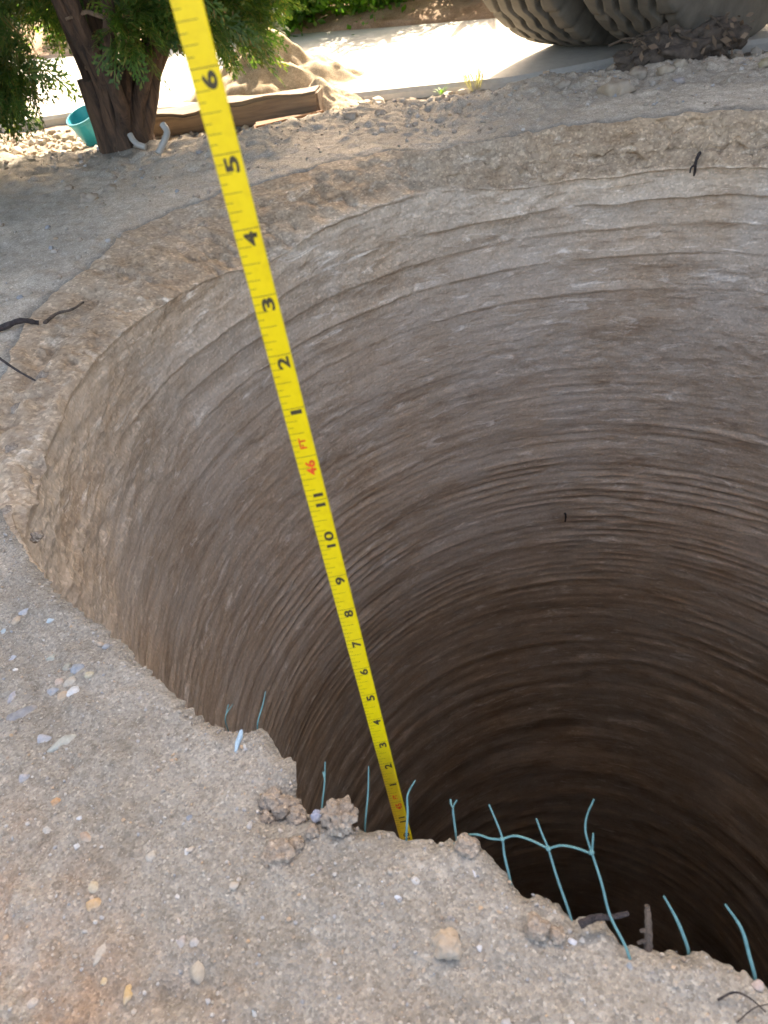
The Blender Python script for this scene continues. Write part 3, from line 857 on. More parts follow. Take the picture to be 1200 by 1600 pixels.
while len(ps) < 17000:
    P0 = np.stack([rng.uniform(-1.55, 1.25, 9000), rng.uniform(-.7, 2.1, 9000)], 1); h = rng.uniform(2.2, 4.4, 9000)
    lim = np.interp(P0[:, 0], crest[:, 0], crest[:, 1]) - .11 + rng.normal(0, .015, 9000)
    q3 = np.abs((P0 - [-.15, .75]) / [1.45, 1.5]) ** 3; q3 = q3.sum(1) + np.abs((h - 3.25) / 1.15) ** 3
    ok = (P0[:, 1] < lim) & (q3 < 1)
    ps += list(np.stack([P0[:, 0] + hs[0] * h - 1.95, P0[:, 1] + hs[1] * h - 4.75, h - .05], 1)[ok])
p = np.array(ps[:17000]); d = rng.normal(size=p.shape) * [1, 1, .7]; d /= np.linalg.norm(d, axis=1)[:, None]; u = np.cross(d, rng.normal(size=p.shape)); u /= np.linalg.norm(u, axis=1)[:, None]
L = rng.uniform(.11, .17, len(p))[:, None]; w = np.cross(d, u)
V = np.stack([p, p + d * L * .35 + u * L * .3, p + d * L * .7 + u * L * .22 + w * L * .06, p + d * L, p + d * L * .7 - u * L * .22 + w * L * .06, p + d * L * .35 - u * L * .3], 1).reshape(-1, 3)
b0 = np.arange(len(p))[:, None] * 6
o = obj('crown', mesh_np('crown', V, np.concatenate([b0 + [0, 1, 2, 5], b0 + [2, 3, 4, 5]]), mat=M_LEAF2, smooth=False), tt); o['kind'] = 'stuff'
# a hedge further back closes the view
hd = empty('hedge', (0, 9, 0), 'long dark green hedge far beyond the drive', 'hedge')
nl = 16000; p = np.stack([rng.uniform(-11, 11, nl), rng.normal(0, .45, nl), rng.random(nl) ** .8 * 2.4], 1); p[:, 1] += .3 * fbm(p[:, 0] * 1.2, .3, p[:, 2], 2, 5); p[:, 2] *= 1 + .12 * fbm(p[:, 0] * .9, .1, .2, 2, 6)
d = rng.normal(size=p.shape); d /= np.linalg.norm(d, axis=1)[:, None]; u = np.cross(d, rng.normal(size=p.shape)); u /= np.linalg.norm(u, axis=1)[:, None]
L = rng.uniform(.08, .2, nl)[:, None]
V = np.stack([p, p + d * L * .5 + u * L * .35, p + d * L, p + d * L * .5 - u * L * .35], 1).reshape(-1, 3)
o = obj('foliage', mesh_np('hedge', V, np.arange(len(V)).reshape(-1, 4), mat=M_LEAF2, smooth=False), hd); o['kind'] = 'stuff'
mb = MB()
for k in range(22): mb.tube([(-10.5 + k, 0, -.3), (-10.5 + k + .1, 0, .8), (-10.4 + k, .05, 1.8)], [.05, .04, .02], 6)
obj('stems', mb.mesh('stems', M_STEM), hd)

# ------------------------------------------------------------------ measuring tape
IN = .0254; TW = .375 * IN
T0 = np.array([-.0296, .2716, H - .036])            # the 46 ft 6 in mark
m, nt, b = nmat('yellow_tape_enamel'); vv = co(nt)
c = ramp(nt, noise(nt, vv, 160, 5, .7), [(.25, (.62, .47, .006)), (.5, (.70, .55, .007)), (.8, (.74, .59, .012))])
nt.links.new(c, b.inputs['Base Color']); b.inputs['Roughness'].default_value = .32; b.inputs['Specular IOR Level'].default_value = .45
M_TAPE = m
M_INK = mat_plain('black_print', (.035, .03, .012), .6, .3, 400, 0)
M_RED = mat_plain('red_print', (.70, .07, .008), .6, .25, 400, 0)
tape = empty('measuring_tape', (T0[0], T0[1], T0[2]), 'narrow yellow steel measuring tape hanging down into the bored hole', 'measuring tape')
ns, nw = 260, 7
ss = np.concatenate([np.linspace(-34, 30, 220), np.linspace(33, 560, 40)])
def tape_off(s_): return .0012 * np.sin(s_ * .21 + .6) * (1 + 0 * s_)
V = []
for side in (0, 1):
    for s_ in ss:
        for k in range(nw):
            u = k / (nw - 1) - .5
            V.append((u * TW, -.0003 * (1 - (2 * u) ** 2) + side * .00022 + 0.0012 * math.sin(s_ * .15 + .9), -s_ * IN))
V = np.array(V); nS = len(ss)
i = np.arange(nS - 1)[:, None]; j = np.arange(nw - 1)[None, :]
q = np.stack([i * nw + j, (i + 1) * nw + j, (i + 1) * nw + j + 1, i * nw + j + 1], -1).reshape(-1, 4)
q2 = q[:, ::-1] + nS * nw
e = [];
for i_ in range(nS - 1):
    for k in (0, nw - 1):
        a, b_ = i_ * nw + k, (i_ + 1) * nw + k
        e.append((a, a + nS * nw, b_ + nS * nw, b_) if k == 0 else (a, b_, b_ + nS * nw, a + nS * nw))
obj('blade', mesh_np('blade', V, np.vstack([q, q2, np.array(e)]), mat=M_TAPE, smooth=True), tape)


def tape_y(x, s_):
    u = x / TW
    return -.0003 * (1 - (2 * u) ** 2) + .0012 * math.sin(s_ * .15 + .9) - .00006


def strip_mesh(name, mat, items):
    v, f = [], []
    for (x0, x1, s_, th) in items:
        m_ = 4
        for k in range(m_ + 1):
            x = x0 + (x1 - x0) * k / m_
            for dz in (-th / 2, th / 2): v.append((x, tape_y(x, s_), -s_ * IN + dz))
        b0 = len(v) - 2 * (m_ + 1)
        for k in range(m_): f.append((b0 + 2 * k, b0 + 2 * k + 2, b0 + 2 * k + 3, b0 + 2 * k + 1))
    return mesh_np(name, v, np.array(f), mat=mat, smooth=False)


ticks = []
L_ = -TW / 2 + .00005
for k in range(-12 * 8, 26 * 8):
    s_ = k / 8
    ln = .97 if k % 8 == 0 else (.70 if k % 4 == 0 else (.52 if k % 2 == 0 else .27))
    ticks.append((L_, L_ + TW * ln, s_, .00028 if k % 8 == 0 else .00022))
obj('tick_marks', strip_mesh('tick_marks', M_INK, ticks), tape)
_gl = {}


def glyphs(txt, bold):
    if (txt, bold) not in _gl:
        cu = bpy.data.curves.new('t', 'FONT'); cu.body = txt; cu.size = 1; cu.offset = bold; cu.resolution_u = 4; cu.space_character = 1.05
        ob = bpy.data.objects.new('t', cu); COL.objects.link(ob)
        bpy.context.view_layer.update()
        dg = bpy.context.evaluated_depsgraph_get()
        me = bpy.data.meshes.new_from_object(ob.evaluated_get(dg))
        bpy.data.objects.remove(ob); bpy.data.curves.remove(cu)
        _gl[(txt, bold)] = me
    return _gl[(txt, bold)]


def numeral(name, txt, s_lo, s_hi, f0, f1, mat, bold=.035):
    """text reading upwards between tape positions s_hi (upper) and s_lo (lower), across fractions f0..f1 of the width"""
    src = glyphs(txt, bold); me = src.copy(); me.name = name
    P = np.array([q.co[:] for q in me.vertices]); lo, hi = P.min(0), P.max(0)
    gx = (P[:, 0] - lo[0]) / (hi[0] - lo[0]); gy = (P[:, 1] - lo[1]) / (hi[1] - lo[1])
    X = -TW / 2 + TW * (f1 - (f1 - f0) * gy); S = s_lo + (s_hi - s_lo) * gx
    for q_, x, s_ in zip(me.vertices, X, S): q_.co = (x, tape_y(x, s_) - .00003, -s_ * IN)
    me.materials.clear(); me.materials.append(mat)
    return obj(name, me, tape)


for s_ in range(-11, 26):
    inch = 46 * 12 + 6 - s_; k = inch % 12; ft = inch // 12
    if k == 0:
        numeral('foot_numeral', str(ft), s_ + .42, s_ + .09, .36, .84, M_RED, .035)
        numeral('foot_unit', 'FT', s_ - .17, s_ - .40, .34, .66, M_RED, .035)
    elif k == 11:
        numeral('inch_numeral', '1', s_ + .165, s_ + .085, .36, .84, M_INK, .0); numeral('inch_numeral', '1', s_ - .075, s_ - .155, .36, .84, M_INK, .0)
    elif k >= 10:
        numeral('inch_numeral', str(k), s_ + .21, s_ - .21, .36, .84, M_INK, .0 if k == 11 else .03)
    else:
        wd_ = .085 if k == 1 else .215
        numeral('inch_numeral', str(k), s_ + .035 + wd_, s_ + .035, .33, .84, M_INK, 0.0 if k == 1 else .035)

# ------------------------------------------------------------------ green plastic net left in the near rim
m, nt, b = nmat('teal_net_plastic'); vv = co(nt)
nt.links.new(ramp(nt, noise(nt, vv, 220, 4), [(.3, (.055, .155, .155)), (.7, (.10, .235, .23))]), b.inputs['Base Color']); b.inputs['Roughness'].default_value = .5
M_NET = m


def smooth_path(P, k=5):
    P = [np.asarray(p, float) for p in P]
    if len(P) < 3: return [P[0] + (P[-1] - P[0]) * t for t in np.linspace(0, 1, 6)]
    Q = [2 * P[0] - P[1]] + P + [2 * P[-1] - P[-2]]; out = []
    for i in range(1, len(Q) - 2):
        for t in np.linspace(0, 1, k, endpoint=False):
            a, b_, c_, d_ = Q[i - 1:i + 3]
            out.append(.5 * ((2 * b_) + (c_ - a) * t + (2 * a - 5 * b_ + 4 * c_ - d_) * t * t + (3 * b_ - a - 3 * c_ + d_) * t ** 3))
    out.append(P[-1]); return out


def px_path(pxs, k0, slope=0.0):
    """pixel points (from tip to root) at about camera depth k0; slope adds depth towards the tip"""
    n_ = len(pxs); return [dep(x, y, k0 + slope * (1 - i / max(1, n_ - 1))) for i, (x, y) in enumerate(pxs)]


def strand(pxs, w, label, extra=None, slope=.004, rootdepth=None):
    root = pxs[-1]; k0 = (cdepth(un(root[0], root[1], -.004)) if rootdepth is None else rootdepth) + .004
    P = px_path(pxs, k0, slope)
    r = w * .58 / 2 / FPX * k0
    tail = P[-1] + np.array([(P[-1][0] - C0[0]) * .004, (P[-1][1] - C0[1]) * .004, -.022])
    pth = smooth_path(P + [tail]); n_ = len(pth)
    rr = [r * (.55 + .45 * min(1, i / (n_ * .35))) for i in range(n_)]
    t = empty('net_strand', tuple(P[-1]), label, 'net strand', 'torn strands of plastic net along the near rim')
    mb = MB(); mb.tube([p - P[-1] for p in pth], rr, 8)
    for ex in (extra or []):
        e_ = smooth_path([p - P[-1] for p in px_path(ex, k0, slope)]); mb.tube(e_, [r * (1 - .5 * i / len(e_)) for i in range(len(e_))], 6)
    obj('filament', mb.mesh('filament', M_NET), t)
    return t


strand([(415, 1080), (411, 1100), (402, 1136)], 4.0, 'single pale net strand leaning on the left stretch of the near rim')
strand([(364, 1100), (352, 1122)], 3.2, 'short pale split strand at the far left of the near rim', [[(357, 1101), (352, 1120)]])
strand([(508, 1190), (507, 1225), (502, 1280)], 5.0, 'net strand standing just left of the lumpy clod', [[(505, 1206), (508, 1222)]])
strand([(576, 1197), (575, 1240), (570, 1298)], 5.2, 'net strand between the lumpy clod and the yellow tape')
strand([(649, 1219), (637, 1242), (637, 1270), (635, 1312)], 6.0, 'net strand with a bent tip standing in front of the yellow tape', rootdepth=cdepth(un(636, 1306, 0)) - .002)
strand([(714, 1250), (708, 1262), (710, 1285), (713, 1310)], 6.0, 'fork tipped net strand right of the yellow tape', [[(704, 1249), (705, 1257), (708, 1263)]])
strand([(1037, 1400), (1055, 1432), (1068, 1462), (1076, 1492)], 9, 'curved net strand right of the brown twig')
strand([(1133, 1413), (1158, 1450), (1170, 1490), (1180, 1535)], 10, 'curved net strand nearest the right edge of the photo')
# the piece of net that still has its meshes
k0 = cdepth(un(890, 1425, 0)) + .008
NB = dep(857, 1325, k0)
net = empty('plastic_net', tuple(NB), 'piece of teal plastic net with joined meshes sticking out over the dark hole', 'plastic net')


def nd(x, y): return dep(x, y, k0 + (860 - x) * .00022) - NB


def net_part(name, pxs, w, w2=None):
    P = smooth_path([nd(*p) for p in pxs]); r = w * .62 / 2 / FPX * k0
    mb = MB(); mb.tube(P, [r * ((w2 or w) / w * (1 - i / (len(P) - 1)) + i / (len(P) - 1)) for i in range(len(P))], 8)
    obj(name, mb.mesh(name, M_NET), net)


net_part('strand', [(764, 1257), (776, 1285), (785, 1310), (788, 1335), (797, 1375), (805, 1420)], 7.5, 4)
net_part('strand', [(838, 1279), (847, 1303), (857, 1327), (870, 1370), (890, 1428), (900, 1470)], 7, 4)
net_part('strand', [(928, 1249), (917, 1275), (915, 1300), (925, 1333), (940, 1380), (953, 1430), (975, 1474), (985, 1500)], 7.5, 4)
net_part('strand', [(927, 1302), (926, 1318), (925, 1333)], 6, 4)
net_part('cross_strand', [(700, 1330), (722, 1308), (745, 1304), (765, 1310), (785, 1312)], 6)
net_part('cross_strand', [(785, 1311), (805, 1306), (830, 1313), (857, 1326)], 6)
net_part('cross_strand', [(857, 1326), (877, 1321), (900, 1325), (925, 1334)], 6)
for (x, y) in ((785, 1311), (857, 1326), (924, 1332)):
    vv_, ff = lump_v(4.3 / FPX * k0, .1, 2, 2, x); me = mesh_np('knot', vv_ + nd(x, y), tris=ff, mat=M_NET); obj('knot', me, net)

# ------------------------------------------------------------------ twigs and roots
M_TWIG = mat_bark('twig_bark', (.17, .12, .085), (.05, .036, .03))
M_ROOT = mat_bark('dark_root', (.07, .05, .045), (.02, .015, .015))


def twig(name, P, r, label, cat, mat, side=None, group=None):
    P = [np.asarray(p, float) for p in P]; B = P[0]
    t = empty(name, tuple(B), label, cat, group)
    pth = smooth_path([p - B for p in P]); n_ = len(pth)
    mb = MB(); mb.tube(pth, [r * (1 - .45 * i / n_) * (1 + .12 * math.sin(i * 2.1)) for i in range(n_)], 8); obj('stem', mb.mesh('stem', mat), t)
    for sp in (side or []):
        mb = MB(); sp = smooth_path([np.asarray(p) - B for p in sp]); mb.tube(sp, [r * .6 * (1 - .4 * i / len(sp)) for i in range(len(sp))], 6); obj('side_twig', mb.mesh('side_twig', mat), t)
    return t


kt = cdepth(un(980, 1478, 0)) + .004
twig('twig', px_path([(905, 1445), (930, 1434), (955, 1433), (982, 1427)], kt), .0022, 'dark twig lying level behind the torn net', 'twig', M_ROOT)
kt = cdepth(un(1013, 1478, 0)) + .003
twig('twig', px_path([(1012, 1500), (1013, 1470), (1013, 1440), (1011, 1415)], kt), .0024, 'upright brown twig stub with a pale tip on the near rim', 'twig', M_TWIG,
     [px_path([(1012, 1456), (1005, 1454), (1000, 1455)], kt), px_path([(1012, 1472), (1004, 1471), (996, 1474)], kt)])
twig('root', [on_ground(-60, 535) + [0, 0, .004], on_ground(0, 520) + [0, 0, .006], on_ground(35, 508) + [0, 0, .007], on_ground(62, 507) + [0, 0, .003]], .006, 'thick dark root sticking out of the left bank', 'root', M_ROOT)
twig('root', [on_ground(70, 507) + [0, 0, .002], on_ground(90, 494) + [0, 0, .004], on_ground(115, 488) + [0, 0, .005], on_ground(132, 476) + [0, 0, .004]], .0028, 'thin root end beside the thick dark root', 'root', M_TWIG)
twig('root', [on_ground(-15, 555) + [0, 0, .01], on_ground(10, 575) + [0, 0, .012], on_ground(35, 592) + [0, 0, .012], on_ground(66, 608) + [0, 0, .010]], .0022, 'thin black rootlet below the thick root at the left edge', 'root', M_ROOT)
twig('root', [wall_pt(1096, 236, -.02, .76), wall_pt(1091, 243, .02, .76), wall_pt(1087, 254, .022, .755), wall_pt(1086, 266, .012, .75), wall_pt(1083, 280, -.01, .745)], .0035, 'black root poking out of the far wall near its top right', 'root', M_ROOT, [[wall_pt(1088, 256, .02, .755), wall_pt(1080, 262, .03, .755), wall_pt(1078, 270, .025, .75)]])
twig('root', [wall_pt(880, 800, -.005), wall_pt(884, 805, .02), wall_pt(883, 815, .02)], .0035, 'small dark root stub low in the shaft wall', 'root', M_ROOT)
twig('rootlet', [on_ground(1120, 1565) + [0, 0, .002], on_ground(1145, 1556) + [0, 0, .005], on_ground(1170, 1566) + [0, 0, .005], on_ground(1195, 1585) + [0, 0, .003]], .0006, 'fine dark rootlets on the soil in the bottom right corner', 'root', M_ROOT,
     [[on_ground(1150, 1600) + [0, 0, .002], on_ground(1175, 1580) + [0, 0, .004], on_ground(1200, 1572) + [0, 0, .003]]])

# ------------------------------------------------------------------ clods and stones
def clod(px, py, w, label, mat=M_CLOD, rough=.26, aspect=(1, 1, .8), lift=.25, seed=1, name='clod', cat='clod', group=None, sub=4, freq=2.2, depth=None, facet=0.0):
    p = on_ground(px, py); k = cdepth(p); r = w / 2 / FPX * k
    p = p + np.array([0, 0, lift * r])
    v_, f_ = lump_v(np.array(aspect) * r, rough, sub, freq, seed, facet)
    a = seed * 1.7; R_ = np.array([[math.cos(a), -math.sin(a), 0], [math.sin(a), math.cos(a), 0], [0, 0, 1]])
    if aspect[0] != aspect[1]: R_ = np.eye(3)
    me = mesh_np(name, v_ @ R_.T, tris=f_, mat=mat)
    attr(me, 'warm', np.zeros(len(v_)))
    o = obj(name, me, None, None, label, cat, group); o.location = tuple(p)
    return o


def grouped(o, ang_): o.rotation_euler[2] = math.radians(ang_); return o


clod(532, 1284, 52, 'lumpy brown clod on the near rim left of the tape', rough=.38, seed=11, lift=.55, freq=2.6, sub=5)
for (x, y, w, s_, lb) in ((22, 705, 26, 61, 'clod on the left rim below the thin rootlet'), (40, 758, 30, 62, 'larger clod on the left rim above the near soil'), (12, 800, 22, 63, 'clod at the left edge where the ledge meets the near soil'),
                          (58, 838, 20, 64, 'small clod at the lower end of the left rim'), (30, 640, 24, 65, 'clod just under the thin rootlet on the left rim'), (70, 590, 22, 66, 'clod on the left rim beside the end of the rootlet'), (60, 690, 16, 67, 'small clod nearest the drop on the left rim')):
    clod(x, y, w, lb, rough=.4, seed=s_, lift=.0, group='clods along the left rim', freq=2.4, sub=3)
for (x, y, w, s_, lb) in ((425, 1252, 34, 12, 'grey crumbly clod at the back of the rim notch'), (446, 1262, 40, 13, 'largest grey clod in the broken rim notch'), (418, 1280, 24, 14, 'small grey clod at the left of the rim notch'),
                          (465, 1278, 30, 15, 'grey clod at the right of the rim notch'), (438, 1338, 48, 16, 'flat pale clod below the rim notch'), (462, 1322, 26, 17, 'squarish pale clod above the flat clod'),
                          (488, 1300, 22, 18, 'small pale clod left of the lumpy brown clod')):
    clod(x, y, w, lb, rough=.36, seed=s_, lift=.15, group='crumbled clods around the rim notch', freq=2.4)
clod(497, 1277, 20, 'small bluish stone tucked beside the lumpy brown clod', mat=mat_stone('blue_grey_stone', (.26, .27, .33)), seed=21, lift=.5, name='stone', cat='stone', rough=.15)
clod(700, 1478, 44, 'round rough tan stone in the bottom middle soil', mat=mat_stone('tan_stone', (.36, .28, .2), .3), rough=.22, seed=22, lift=.2, name='stone', cat='stone')
clod(840, 1450, 40, 'pale clod near the rim left of the level twig', rough=.3, seed=23, lift=.1)
clod(870, 1462, 26, 'small clod right of the pale clod near the rim', rough=.3, seed=24, lift=.1)
clod(730, 1322, 34, 'pale lump on the rim right of the tape', rough=.3, seed=25, lift=.05)
# crest behind the hole
for (x, y, w, s_, c_, lb) in ((1041, 112, 34, 31, (.50, .38, .24), 'yellowish clod on the far crest under the truck tyre'), (1061, 102, 26, 32, (.52, .42, .28), 'rounded cream clod on the far crest beside the debris heap'),
                              (995, 118, 38, 33, (.40, .31, .21), 'tan clod on the far crest left of the yellowish clod'), (962, 142, 62, 34, (.42, .31, .19), 'broad tan lump of soil high on the far side of the hole'),
                              (1060, 128, 20, 35, (.42, .40, .44), 'pale violet pebble under the cream clod'), (1197, 100, 26, 36, (.46, .38, .16), 'yellowish stone at the right edge of the far crest'),
                              (138, 312, 34, 37, (.40, .29, .19), 'orange brown clod on the shaded ground at the far left'), (108, 294, 16, 38, (.30, .18, .09), 'small dark brown clod left of the orange brown one'), (172, 296, 24, 39, (.40, .31, .21), 'flat tan clod right of the orange brown one'),
                              (160, 322, 14, 40, (.33, .24, .15), 'tiny brown clod below the flat tan one'), (880, 133, 26, 41, (.36, .29, .21), 'low tan clod on the far crest in front of the kerb'), (690, 160, 30, 42, (.34, .28, .21), 'clod on the middle of the far crest'),
                              (595, 178, 26, 43, (.34, .28, .21), 'clod on the far crest right of the timber'), (548, 184, 24, 44, (.33, .27, .2), 'small clod at the left end of the far crest')):
    clod(x, y, w * .8, lb, mat=mat_stone('lump_%d' % s_, tuple(.35 * a_ + .65 * b_ for a_, b_ in zip(c_, (.28, .22, .165))), .25, 60, .95), rough=.42, seed=s_, lift=.0, aspect=(1, 1, .75), group='clods on the far side of the hole', sub=3)

stones = [(28, 1118, 56, (.20, .20, .21), (1.35, .62, .5), 25, 'long dark grey stone at the left edge of the soil'), (96, 1160, 50, (.34, .34, .29), (1.35, .55, .45), 30, 'pale greenish elongated stone right of the dark grey one'),
          (66, 1154, 30, (.33, .33, .35), (1, .85, .8), 0, 'speckled granite chip between two long stones'), (114, 1081, 27, (.55, .54, .52), (1, .9, .7), 0, 'white angular stone in the pebble cluster'),
          (97, 1087, 22, (.38, .29, .2), (1, .9, .7), 0, 'tan stone touching the white angular one'), (81, 1080, 22, (.27, .28, .31), (1, .9, .7), 0, 'bluish stone at the left of the pebble cluster'),
          (122, 1043, 28, (.23, .25, .30), (1.2, .9, .75), 0, 'dark blue grey stone at the top of the pebble cluster'), (104, 1041, 15, (.28, .26, .2), (1, 1, .9), 0, 'olive pebble left of the blue grey stone'),
          (140, 1052, 16, (.43, .37, .25), (1, 1, .8), 0, 'yellowish pebble right of the blue grey stone'), (80, 1028, 18, (.30, .31, .26), (1, .9, .7), 0, 'grey green pebble above the cluster'),
          (89, 1066, 20, (.40, .31, .25), (1, 1, .7), 0, 'pinkish stone in the middle of the pebble cluster'), (110, 1064, 26, (.39, .34, .27), (1, .9, .7), 0, 'broad tan stone above the white angular one'),
          (112, 1054, 9, (.22, .21, .17), (1, 1, 1), 0, 'tiny dark pebble under the blue grey stone'),
          (80, 967, 19, (.38, .45, .53), (1, .7, .4), 20, 'light blue chip near the upper end of the near rim'), (34, 957, 26, (.30, .32, .38), (1.2, .7, .5), 20, 'flat blue grey stone at the upper left of the soil'),
          (4, 986, 20, (.32, .38, .44), (1, .8, .5), 0, 'blue chip cut by the left edge of the photo'), (25, 970, 18, (.42, .33, .24), (1, 1, .8), 0, 'tan pebble below the flat blue grey stone'),
          (20, 1028, 20, (.33, .35, .42), (1.3, .7, .5), 10, 'small blue grey flake at the left edge'), (24, 1046, 12, (.6, .58, .55), (1, .8, .7), 0, 'white pebble under the small blue grey flake'), (21, 1085, 24, (.29, .28, .30), (.8, 1.2, .6), 0, 'grey stone above the long dark grey one'),
          (37, 1214, 24, (.31, .30, .31), (1, .9, .7), 0, 'round grey stone below the long dark one'), (86, 1252, 24, (.42, .24, .12), (1, .8, .7), 0, 'orange stone in the left soil'), (72, 1298, 26, (.36, .34, .3), (1.1, .8, .5), 0, 'pale flat stone below the orange one'),
          (132, 1306, 28, (.36, .25, .17), (1, .8, .7), 0, 'brown stone right of the pale flat one'), (120, 1321, 11, (.5, .48, .46), (1, 1, .8), 0, 'tiny white pebble under the brown stone'), (145, 1386, 24, (.42, .34, .23), (1, .8, .7), 0, 'yellowish stone above a second orange one'),
          (147, 1412, 28, (.45, .29, .15), (1, .8, .8), 0, 'orange stone under the yellowish one'), (156, 1490, 28, (.38, .32, .25), (.7, 1.3, .7), -25, 'upright tan stone in the lower left'), (237, 1336, 22, (.38, .34, .28), (1, 1, .8), 0, 'rounded tan stone in the middle left soil'),
          (293, 1331, 14, (.58, .54, .5), (.9, 1.1, .8), 0, 'whitish pebble right of the rounded tan stone'), (199, 1552, 24, (.46, .30, .13), (.75, 1.3, .8), -10, 'bright orange stone near the bottom left'), (164, 1532, 16, (.46, .33, .18), (1, 1, .8), 0, 'small ochre pebble left of the bright orange stone'),
          (311, 1516, 36, (.36, .30, .22), (.9, 1.1, .7), 0, 'tan stone above a dark hollow near the bottom'), (283, 1472, 20, (.34, .30, .27), (1, 1, .8), 0, 'left one of two grey pebbles side by side'), (304, 1471, 20, (.36, .33, .3), (1, 1, .8), 0, 'right one of two grey pebbles side by side'),
          (295, 1277, 11, (.20, .22, .28), (1, 1, .8), 0, 'tiny dark blue pebble in the middle of the soil'), (124, 1279, 11, (.5, .49, .48), (1, 1, .8), 0, 'tiny white pebble above the brown stone'), (48, 1568, 24, (.42, .36, .3), (1, .8, .7), 0, 'pale stone in the bottom left corner'), (278, 1400, 10, (.5, .46, .42), (1, 1, .8), 0, 'small pale pebble in the lower left soil'),
          (396, 1576, 26, (.29, .34, .36), (1, 1, .4), 0, 'blue chip near the bottom of the soil'), (750, 1480, 12, (.5, .49, .49), (.9, 1.1, .7), 0, 'small white pebble right of the round rough stone'), (741, 1362, 13, (.52, .52, .58), (.6, 1.5, .4), 0, 'thin pale flake below the net'),
          (620, 1401, 13, (.55, .57, .63), (1.3, .7, .5), -35, 'pale blue flake in the middle of the soil below the tape'), (597, 1377, 9, (.5, .55, .66), (1, .7, .5), 0, 'tiny blue flake above the pale blue one'), (505, 1433, 24, (.33, .39, .43), (1.4, .5, .3), 0, 'blue flake left of the pale blue one'),
          (655, 1352, 20, (.38, .34, .28), (1, .8, .5), 0, 'flat tan stone close under the tape'), (648, 1375, 18, (.45, .42, .38), (1, .8, .6), 0, 'pale stone under the flat tan one'), (1185, 1540, 22, (.38, .3, .26), (1, .8, .6), 0, 'brownish stone at the right end of the near rim'),
          (896, 1472, 16, (.50, .50, .54), (1, 1, .7), 0, 'pale bluish pebble on the rim under the level twig'), (984, 1510, 18, (.22, .24, .28), (1, .8, .4), 0, 'dark bluish smear like chip on the right part of the rim')]
for i_, (x, y, w, c_, asp, an, lb) in enumerate(stones):
    m_ = sum(c_) / 3; c_ = tuple(a_ if a_ <= m_ or c_[0] > c_[2] else m_ + .32 * (a_ - m_) for a_ in c_)
    o = clod(x, y, w, lb, mat=mat_stone('stone_%d' % i_, c_, .3, 300 if w < 30 else 200), rough=.24, aspect=tuple(a_ * 1.0 for a_ in asp), lift=-.32, seed=50 + i_, name='stone', cat='stone', group='stones lying in the near soil', sub=3, freq=1.5, facet=.75)
    o.rotation_euler = (0, 0, math.radians(an))

# pale blue shred of net pressed into the soil
P = [on_ground(x, y) + [0, 0, .0012] for x, y in ((378, 1143), (376, 1152), (372, 1162), (369, 1176))]
B = P[0]; t = empty('net_shred', tuple(B), 'flat pale blue shred of net pressed into the soil near the rim', 'net strand')
mb = MB(); mb.tube([p - B for p in P], [.0012, .0018, .0017, .0008], 6); obj('filament', mb.mesh('filament', mat_plain('bleached_net', (.30, .42, .50), .7, .2, 300, 0)), t)

# loose sand grains and gravel: real stones too many to count
def scatter(name, xs, ys, size, mat, kind_label, sub=1, sink=.25, flat=.75):
    n_ = len(xs); v0, f0 = ico(sub)
    R_ = rotm(n_); sc_ = size[:, None, None] * rng.uniform(.6, 1.25, (n_, 1, 3))
    jit = 1 + rng.normal(0, .16, (n_, len(v0), 1))
    V = np.einsum('nij,nkj->nki', R_, v0[None] * sc_ * jit); V[:, :, 2] *= flat
    z = gz(xs, ys)
    rr_ = np.hypot(xs - C0[0], ys - C0[1]); edge_ = np.clip(1 - (rr_ - rim(np.arctan2(ys - C0[1], xs - C0[0]))) / .012, 0, 1)
    V += np.stack([xs, ys, z - edge_ ** 2 * .007 + size * (flat * .8 - sink)], 1)[:, None, :]
    F = (f0[None] + (np.arange(n_) * len(v0))[:, None, None]).reshape(-1, 3)
    o = obj(name, mesh_np(name, V.reshape(-1, 3), tris=F, mat=mat, smooth=(sub > 1)), None, 'stuff', kind_label)
    return o


def near_pts(n_, spread):
    a = np.radians(rng.uniform(186, 262, n_)); rr_ = rim(a) + .002 + spread * rng.random(n_) ** 1.2
    return C0[0] + rr_ * np.cos(a), C0[1] + rr_ * np.sin(a)


x, y = near_pts(20000, .40); k_ = rng.random(20000)
scatter('sand_grains', x, y, .0004 + .0011 * k_ ** 6, M_GRAVEL, 'loose coarse sand grains on the near soil')
x, y = near_pts(1100, .42); keep = (fbm(x * 14, y * 14, .2, 2, 81) > .22); x, y = x[keep], y[keep]
scatter('fine_gravel', x, y, .0011 + .0024 * rng.random(len(x)) ** 4, M_GRAVEL, 'small gravel scattered over the near soil', 2, .3)
# far crest and the sunlit ground beyond it
n_ = 2600; x = rng.uniform(-1.6, 1.7, n_); yc = np.interp(x, crest[:, 0], crest[:, 1]); y = yc + rng.normal(0, .16, n_)
dens = .35 + .65 * (fbm(x * 6, y * 6, .1, 2, 83) > 0); keep = (rng.random(n_) < dens) & (np.hypot(x - C0[0], y - C0[1]) > .78); x, y = x[keep], y[keep]
scatter('crest_gravel', x, y, .0022 + .006 * rng.random(len(x)) ** 5 + .004 * (x > .95) * rng.random(len(x)), M_GRAVEL, 'gravel and crumbs along the far crest', 1, .3)
n_ = 2600; x = rng.uniform(-1.6, 1.2, n_); yc = np.interp(x, crest[:, 0], crest[:, 1]); y = yc + rng.uniform(.1, .5, n_)
ne = np.array(near_e); keep = y < np.interp(x, ne[:, 0], ne[:, 1]) - .03; x, y = x[keep], y[keep]
M_SUNG = mat_random('pale_gravel', [(0, (.36, .27, .18)), (.4, (.46, .38, .28)), (.7, (.52, .46, .38)), (1, (.34, .24, .15))])
